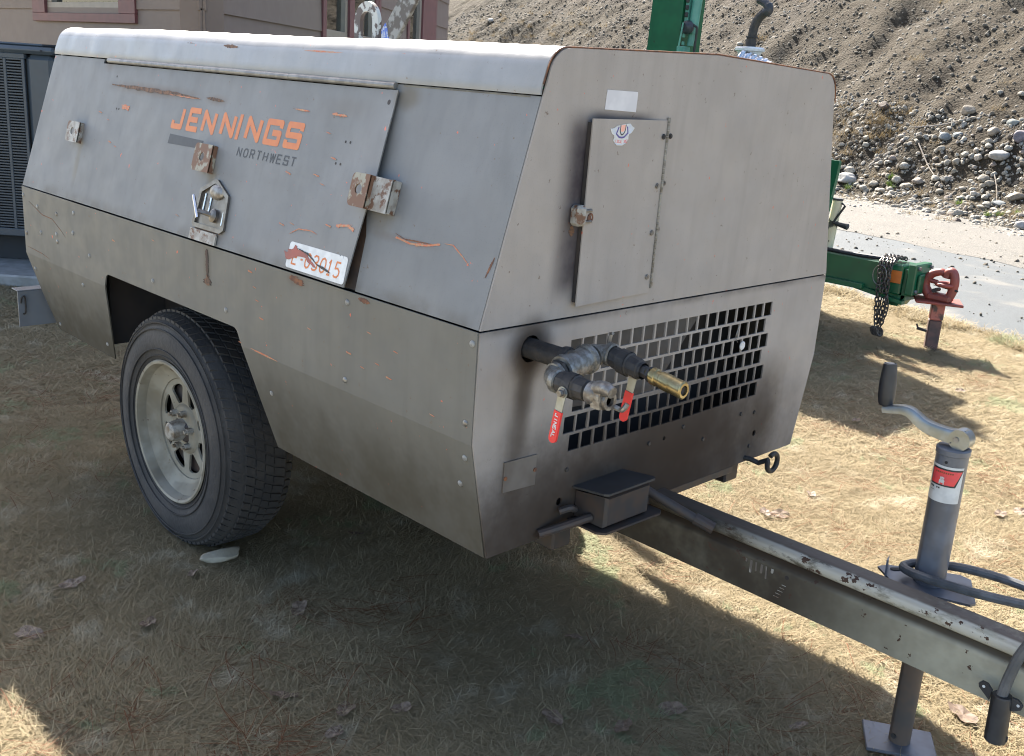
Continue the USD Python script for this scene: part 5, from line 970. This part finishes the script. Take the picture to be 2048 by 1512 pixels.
obj('jack_pin', cyl(jf(.048)+A([-.005, -.026, 0]), jf(.048)+A([.005, .026, 0]), .006, n=8), 'iron', jk)
# label on the tube
to_eye = EYE-jf(.69); to_eye[2] = 0; ph0 = math.atan2(to_eye[1], to_eye[0])
def on_tube(z_, ph, r): c_ = jf(z_); return c_ + A([math.cos(ph)*r, math.sin(ph)*r, 0])
def wrap(poly_fn, r, na=24, nb=10): 
    a, b = np.linspace(0, 1, na), np.linspace(0, 1, nb); Vv = A([[poly_fn(u, v, r) for v in b] for u in a]).reshape(-1, 3); F = []
    for i in range(na-1):
        for j in range(nb-1): k = i*nb+j; F += [[k, k+nb, k+nb+1], [k, k+nb+1, k+1]]
    return trimesh.Trimesh(Vv, F, process=False)
P0, P1 = ph0-1.45, ph0+.95
jl = obj('jack_label', wrap(lambda u, v, r: on_tube(.617+.078*v, P0+(P1-P0)*u, r), .0320), 'white', jk, smooth=True)
obj('label_border', wrap(lambda u, v, r: on_tube(.652+.038*v, ph0-1.20+(1.72+.42*v)*u, r), .0323), 'plastic', jl, smooth=True)
obj('label_red', wrap(lambda u, v, r: on_tube(.6555+.031*v, ph0-1.10+(1.52+.42*v)*u, r), .0326), 'red', jl, smooth=True)
dog = unary_union([Point(0, .0115).buffer(.0036), affinity.scale(Point(0, .0062).buffer(.0055), 1, .75), sbox(-.0052, -.001, -.0030, .006), sbox(.0030, -.001, .0052, .006), Point(-.0032, .0132).buffer(.0013), Point(.0032, .0132).buffer(.0013)])
def tube_decal(poly, z0, ph, r, h):
    m = cat(*[trimesh.creation.extrude_polygon(g_2, h, engine='earcut') for g_2 in getattr(poly, 'geoms', [poly])]); m = m.subdivide(); V_ = np.array(m.vertices); return trimesh.Trimesh(A([on_tube(z0+b_, ph+a_/r, r+c_) for a_, b_, c_ in V_]), m.faces, process=False)
obj('label_emblem', tube_decal(dog.difference(unary_union([Point(-.0012, .0118).buffer(.0007), Point(.0012, .0118).buffer(.0007), sbox(-.0018, .0085, .0018, .0093)])), .657, ph0-.35, .0327, .0004), 'white', jl, smooth=False)
obj('label_lettering', tube_decal(unary_union([sbox(-.018+.0042*k, 0, -.0155+.0042*k, .0032) for k in range(9)]), .6795, ph0-.28, .0327, .0003), 'rust', jl, smooth=False)
obj('label_lettering', tube_decal(unary_union([glyph(c_, -.02+.0042*k, -.0168+.0042*k, 0, .0042, .0009) for k, c_ in enumerate('WR32') if False] + [sbox(-.020+.0044*k, 0, -.0172+.0044*k, .0036) for k in (0, 1, 2, 4, 5)] + [sbox(-.016, -.006, -.006, -.0054)]), .6455, ph0-.55, .0323, .0003), 'plastic', jl, smooth=False)
obj('tube_hole', tube_decal(Point(0, 0).buffer(.0030), .7035, ph0-.28, .0317, .0005), 'black', jl if False else jk, smooth=False)
# crank: pressed channel arm and black grip
ca, cb = jf(.748), A([.438, .142, .768])
arm = smooth_path([ca+A([.022, 0, .008]), ca+A([-.012, 0, .004]), ca+A([-.062, 0, .010]), ca+A([-.105, 0, .030]), cb], 5)
def channel(P, w, h):
    Vv, F = [], []
    for i, p in enumerate(P):
        d = nz(P[min(i+1, len(P)-1)]-P[max(i-1, 0)]); u_ = nz(np.cross(d, [0, 1, 0])); u_ = u_ if u_[2] > 0 else -u_; hh = h*(1.35-.75*i/(len(P)-1)); s_ = A([0, 1., 0])
        for a_, b_ in ((-w, -hh), (-w, hh*.55), (-w*.65, hh), (w*.65, hh), (w, hh*.55), (w, -hh), (w-.003, -hh), (w-.003, hh*.5), (-w+.003, hh*.5), (-w+.003, -hh)): Vv.append(p + s_*a_ + u_*b_)
    n = 10
    for i in range(len(P)-1):
        for j in range(n): k = (j+1) % n; F += [[i*n+j, (i+1)*n+j, (i+1)*n+k], [i*n+j, (i+1)*n+k, i*n+k]]
    for e in (0, (len(P)-1)*n):
        for (a_, b_, c_, d_) in ((0, 1, 8, 9), (1, 2, 3, 8), (3, 4, 7, 8), (4, 5, 6, 7)): F += [[e+a_, e+b_, e+c_], [e+a_, e+c_, e+d_]]
    m = trimesh.Trimesh(Vv, F, process=False); m.fix_normals(); return m
cr_ = obj('crank_arm', cat(channel(arm, .0135, .0118), cyl(ca+A([.012, -.0148, .002]), ca+A([.012, .0148, .002]), .0215, n=28)), 'zinc', jk, smooth=35)
obj('crank_pin', cat(cyl(ca+A([.006, -.0172, .002]), ca+A([.006, .0172, .002]), .006, n=12), cyl(ca+A([-.004, -.0165, -.008]), ca+A([-.004, .0165, -.008]), .0022, n=8), cyl(ca-A([0, 0, .014]), ca+A([0, 0, .0]), .008, n=12)), 'steel', cr_)
gd = nz(A([-.004, 0, .075]))
obj('crank_grip', lathe([(0, .0130), (.004, .0150), (.020, .0175), (.050, .0175), (.082, .0145), (.090, .0135), (.0905, .0112), (.0895, .0105)], cb+A([0, 0, .008]), gd, 28), 'plastic', cr_)
obj('grip_end', cyl(cb+A([0, 0, .008])+gd*.0895, cb+A([0, 0, .008])+gd*.0912, .0085, n=20), 'steel', cr_)
# --- trailer cable wound round the jack, with its plug
cab = smooth_path([(1.12, .00, .40), (1.19, .06, .37), (1.22, .19, .40), (1.13, .265, .44), (1.00, .23, .452), (.86, .205, .462), (.74, .20, .468), (.655, .198, .462), (.600, .192, .452), (.556, .165, .447), (.548, .120, .449), (.585, .092, .456), (.655, .080, .465), (.74, .075, .477), (.86, .10, .486), (1.02, .13, .488), (1.08, .12, .49)], 8)
cable = obj('trailer_cable', tube(cab, .0095, 10), 'cable', cp)
obj('cable_splice', cat(tube(smooth_path([(.845, .207, .463), (.88, .212, .461), (.92, .219, .458)], 4), [.011, .0125, .012, .0132, .012, .0125, .0125, .0125, .011], 9), cyl((.86, .205, .472), (.856, .203, .484), .003, n=6), cyl((.90, .205, .45), (.905, .2, .435), .003, n=6)), 'plastic', cable)
pc = A([.843, -.078, .330])
plug = obj('trailer_plug', cat(lathe([(0, .0165), (.002, .0185), (.012, .0192), (.060, .0185), (.090, .0180), (.094, .0165), (.095, .0)], (.8475, -.078, .281), nz([-.05, 0, 1]), 24), *[rbox((.8465-.0195, -.080, .288), (.8485+.0195, -.076, .30), .001)],
    hull([(.845+x_, -.078+y_, z_) for y_ in (-.003, .003) for x_, z_ in ((-.020, .375), (-.022, .355), (-.043, .372), (-.045, .379), (-.040, .385), (-.030, .385))]), hull([(.845+x_, -.078+y_, z_) for y_ in (-.003, .003) for x_, z_ in ((.015, .378), (.018, .352), (.033, .362), (.035, .369), (.031, .375), (.024, .379))])), 'plastic', cable)
for x_, z_ in ((-.035, .377), (.0275, .369)): obj('ear_hole', cyl((.845+x_, -.0812, z_), (.845+x_, -.0816, z_), .0028, n=10), 'white', cable)
obj('plug_cable', tube(smooth_path([(.842, -.078, .374), (.848, -.080, .42), (.860, -.078, .475), (.885, -.05, .52), (.95, .03, .53), (1.08, .12, .49)], 7), .0098, 10), 'cable', cable)
# --- lifting eye on the roof, tail lamp bracket
le = Polygon([(-1.2795, 1.40), (-1.2795, 1.515)] + [(-1.2225+.057*math.cos(a), 1.512+.057*math.sin(a)) for a in np.linspace(math.pi, 0, 16)] + [(-1.1655, 1.40)])
slot = unary_union([LineString([(-1.2225, 1.42), (-1.2225, 1.512)]).buffer(.030)])
LE = Plane((0, .009, 0), (1, 0, 0), (0, 0, 1)); m_ = LE.slab(le.difference(slot), 0, .013); obj('lifting_eye', m_, 'chip', cp, smooth=False)
tbk = obj('tail_lamp_bracket', cat(rbox((-2.262, -.672, .452), (-2.257, -.40, .575), .001), rbox((-2.31, -.672, .5755), (-2.2572, -.40, .5795), .001)), 'tailgrey', cp, smooth=False)
obj('clip', tube(smooth_path([(-2.254, -.664, .535), (-2.250, -.662, .555), (-2.250, -.652, .558), (-2.251, -.650, .525), (-2.252, -.653, .500), (-2.252, -.660, .498)], 5), .0028, 6), 'iron', tbk)

# ------------------------------------------------------------------ wheel stone, leaves
st = rock(11, .62, 3, .22); st.vertices = st.vertices*A([.062, .033, .036]); ca_, sa_ = math.cos(1.48), math.sin(1.48); st.vertices = st.vertices @ A([[ca_, sa_, 0], [-sa_, ca_, 0], [0, 0, 1]]) + A([-1.075, -.575, .034])
obj('wheel_stone', st, 'stone_white', label='oblong pale stone wedged under the compressor tyre', cat_='stone', smooth=50)
def leaf_mat(name, stops):
    g = G('obj'); r = g.add('object_info', 'random'); col = g.ramp(r, stops); col = g.mix(g.rng(g.noise(90, 3), .4, .7), col, (0.1, 0.0638, 0.039))
    return g.done(name, col, .7, trans=.15)
M['leaf'] = leaf_mat('dry_leaf', [(0, (0.152, 0.102, 0.0691)), (.5, (0.2, 0.141, 0.095)), (1, (0.24, 0.18, 0.132))])
def leaf(seed):
    g = np.random.default_rng(seed); n, k = 22, 6; Vv, F = [(0, 0, 0)], []; c1, c2 = g.uniform(-1, 1, 2)
    for j in range(1, k+1):
        for i in range(n):
            a = 2*math.pi*i/n; r = j/k*(.026+.008*math.cos(a)**2)*(1+.07*math.sin(3*a+c1*3)+.05*math.sin(7*a+c2*3)); x, y = r*math.cos(a)*1.15, r*math.sin(a)*.85
            Vv.append((x, y, 9*c1*x*x*.9 + 11*abs(c2)*y*y + .10*abs(y) + .003*math.sin(5*a+c2)*j/k))
    for i in range(n): F.append((0, 1+i, 1+(i+1) % n))
    for j in range(k-1):
        for i in range(n): a, b = 1+j*n+i, 1+j*n+(i+1) % n; F += [(a, a+n, b+n), (a, b+n, b)]
    t = tube([(-.03, 0, .002), (-.045, .004, .005), (-.058, .002, .004)], .0008, 4); return cat(trimesh.Trimesh(Vv, F, process=False), t)
for j in range(5):
    c_ = f'/World/Looks/leaf_shape_{j+1:03d}'; stage.CreateClassPrim(c_); usdkit.mesh(stage, c_+'/blade', leaf(300+j), M['leaf'], smooth=True)
LEAVES = [(-1.174, -0.955, 0.89, 'grey brown dry leaf on the shaded grass nearest the left edge of the photo', 'fallen leaves on the lawn'),
 (-1.043, -0.68, 0.62, 'small dry leaf between the pale wheel stone and the left lawn', 'fallen leaves on the lawn'),
 (-0.866, -0.892, 0.82, 'pale brown dry leaf above the sunlit corner of lawn', 'fallen leaves on the lawn'),
 (-0.999, -1.13, 0.94, 'dark crumpled leaf beside reddish pine needles at far left', 'fallen leaves on the lawn'),
 (-0.702, -0.56, 0.87, 'lone grey leaf on the shaded lawn in front of the tyre', 'fallen leaves on the lawn'),
 (-0.399, -0.798, 0.84, 'pale lilac grey leaf lying flat below the tyre at the bottom', 'fallen leaves on the lawn'),
 (-0.272, -0.718, 0.82, 'greyish leaf right of the pale lilac one in the shade', 'fallen leaves on the lawn'),
 (-0.978, -0.181, 0.66, 'dark leaf under the side panel beside the wheel stone', 'fallen leaves on the lawn'),
 (-0.16, -0.087, 0.6, 'round brown leaf on the dark grass under the front corner', 'fallen leaves on the lawn'),
 (0.043, -0.382, 0.82, 'folded brown leaf in the shade at the bottom middle', 'fallen leaves on the lawn'),
 (0.166, -0.285, 0.82, 'round grey leaf right of the folded brown leaf', 'fallen leaves on the lawn'),
 (-0.218, -0.785, 0.63, 'leaf cut by the bottom edge left of centre', 'fallen leaves on the lawn'),
 (-0.195, -0.623, 0.64, 'faint grey leaf half sunk in the shaded grass at the bottom', 'fallen leaves on the lawn'),
 (0.193, -0.143, 0.85, 'brown leaf in the shade left of the jack leg', 'fallen leaves on the lawn'),
 (0.42, 0.032, 0.56, 'small upright leaf near the jack foot', 'fallen leaves on the lawn'),
 (0.649, 0.383, 1.02, 'sunlit tan leaf at the shadow edge beside the hanging plug', 'fallen leaves on the lawn'),
 (0.231, 0.545, 0.62, 'pale leaf in the sun strip under the drawbar', 'fallen leaves on the lawn'),
 (-0.293, 1.028, 0.7, 'dark curled leaf on the sunlit grass behind the drawbar', 'fallen leaves on the lawn'),
 (-0.254, 1.061, 0.97, 'larger dark leaf beside the curled one behind the drawbar', 'fallen leaves on the lawn'),
 (-0.526, 3.205, 0.75, 'tiny leaf beyond the crank handle', 'fallen leaves on the lawn'),
 (0.229, 1.724, 0.84, 'bright leaf on the sunlit grass right of the jack tube', 'fallen leaves on the lawn'),
 (0.267, 1.811, 0.73, 'brown leaf at the right edge of the sunlit grass', 'fallen leaves on the lawn'),
 (-0.603, 2.268, 0.78, 'white leaf in the shadow left of the crank handle', 'fallen leaves on the lawn'),
 (0.032, 1.598, 0.47, 'small leaf right of the labelled jack tube', 'fallen leaves on the lawn'),
 (-0.281, 1.315, 0.74, 'pale leaf on sunlit grass below the eye bolt', 'fallen leaves on the lawn')]
lg = np.random.default_rng(77)
for i, (x, y, s, lab, grp) in enumerate(LEAVES):
    p = fresh('/World', 'dry_leaf'); xf = UsdGeom.Xform.Define(stage, p); xf.AddTranslateOp().Set(Gf.Vec3d(x, y, .024)); xf.AddRotateXYZOp().Set(Gf.Vec3f(float(lg.normal()*10), float(lg.normal()*10), float(lg.uniform(0, 360)))); xf.AddScaleOp().Set(Gf.Vec3f(s, s, s))
    pr = xf.GetPrim(); pr.GetReferences().AddInternalReference(f'/World/Looks/leaf_shape_{i % 5 + 1:03d}'); pr.SetInstanceable(True); tag(pr, lab, 'leaf', grp)

# ------------------------------------------------------------------ dead turf: real blades, laid in mats
def visible(P, margin=.12):
    d = P-EYE; z = d @ FWD; f = 2032.9/1024; u, v = f*(d @ RIGHT)/z, f*(d @ UP)/z
    return (z > .3) & (np.abs(u) < 1+margin) & (np.abs(v) < .738+margin)
near = [blades(2900, .16, 400+i, .010, .050, (.0005, .0011), (-.02, .68), 3, (.0, .015)) for i in range(4)] + [blades(2000, .16, 410+i, .012, .068, (.0005, .0010), (-.02, .42), 3, (.002, .016), dirbias=.8*i) for i in range(3)]
gx, gy = np.meshgrid(np.arange(-4.2, 3.2, .155), np.arange(-2.2, 3.4, .155), indexing='ij'); P = np.stack([gx.ravel(), gy.ravel(), 0*gx.ravel()], 1)
P[:, :2] += rng.uniform(-.05, .05, (len(P), 2)); P = P[visible(P, .55)]; P = P[(np.linalg.norm(P-EYE, axis=1) < 4.3) & (across(P[:, 0], P[:, 1]) < 4.2)]
s = rng.uniform(.9, 1.15, len(P)); mats_instances('dead_grass_near', near, P, qz(rng.uniform(0, 6.28, len(P))), np.stack([s, s, s*rng.uniform(.8, 1.25, len(P))], 1), 'matted straw coloured dead grass in the foreground', 'grass', ['straw']*7)
far = [blades(1300, .20, 430+i, .015, .06, (.0010, .0022), (-.05, .55), 3, (.0, .016)) for i in range(5)]
gx, gy = np.meshgrid(np.arange(-11, 4, .215), np.arange(-3, 6, .215), indexing='ij'); P = np.stack([gx.ravel(), gy.ravel(), 0*gx.ravel()], 1)
P[:, :2] += rng.uniform(-.07, .07, (len(P), 2)); a_ = across(P[:, 0], P[:, 1]); lim = 4.40 + edge(along(P[:, 0], P[:, 1]), 1, .09) - .16
P = P[visible(P, .4) & (a_ < lim)]; P = P[(np.linalg.norm(P-EYE, axis=1) >= 4.2) & ~((P[:, 1] > 1.05) & (P[:, 0] < -4.6))]
s = rng.uniform(.85, 1.1, len(P)); mats_instances('dead_grass_far', far, P, qz(rng.uniform(0, 6.28, len(P))), np.stack([s, s, s*rng.uniform(.7, 1.1, len(P))], 1), 'pale dead grass beyond the compressor up to the road', 'grass', ['straw']*5)
edgeb = [blades(120, .07, 450+i, .03, .09, (.0012, .0028), (.1, .9), 3, (-.002, .012)) for i in range(3)]
u = rng.uniform(-9, 3, 420); v = 4.40 + edge(u, 1, .09) - rng.uniform(-.03, .22, 420)
P = np.stack([u*RD[0]+v*RN[0], u*RD[1]+v*RN[1], 0*u+.004], 1); P = P[visible(P)]
mats_instances('grass_verge_tufts', edgeb, P, qz(rng.uniform(0, 6.28, len(P))), rng.uniform(.7, 1.2, len(P))[:, None]*np.ones(3), 'ragged dry grass fringe along the road edge', 'grass', ['straw']*3)
# reddish pine needles and long straws lying on top
nd = [blades(9, .05, 470+i, .09, .17, (.0006, .0010), (-.02, .10), 4, (.014, .024), dirbias=0) for i in range(4)]
gp = np.stack([rng.uniform(-3.4, 1.6, 1500), rng.uniform(-1.7, 3.6, 1500), np.zeros(1500)], 1); dens = meshkit.fbm(np.c_[gp[:, :2]*1.6, gp[:, 2]], 3, 14); gp = gp[visible(gp) & (dens > .50)]
mats_instances('pine_needles', nd, gp, qz(rng.normal(.5, 1.0, len(gp))), rng.uniform(.7, 1.2, len(gp))[:, None]*np.ones(3), 'reddish fallen pine needles lying in the grass', 'needles', ['needle']*4)
ls = [blades(3, .03, 490+i, .12, .30, (.0007, .0012), (.0, .14), 6, (.014, .026)) for i in range(5)]
gp = np.stack([rng.uniform(-3.4, 1.6, 700), rng.uniform(-1.7, 3.6, 700), np.zeros(700)], 1); gp = gp[visible(gp)]
mats_instances('long_straws', ls, gp, qz(rng.uniform(0, 6.28, len(gp))), rng.uniform(.7, 1.1, len(gp))[:, None]*np.ones(3), 'long dry stalks lying across the lawn', 'straw', ['straw']*5)
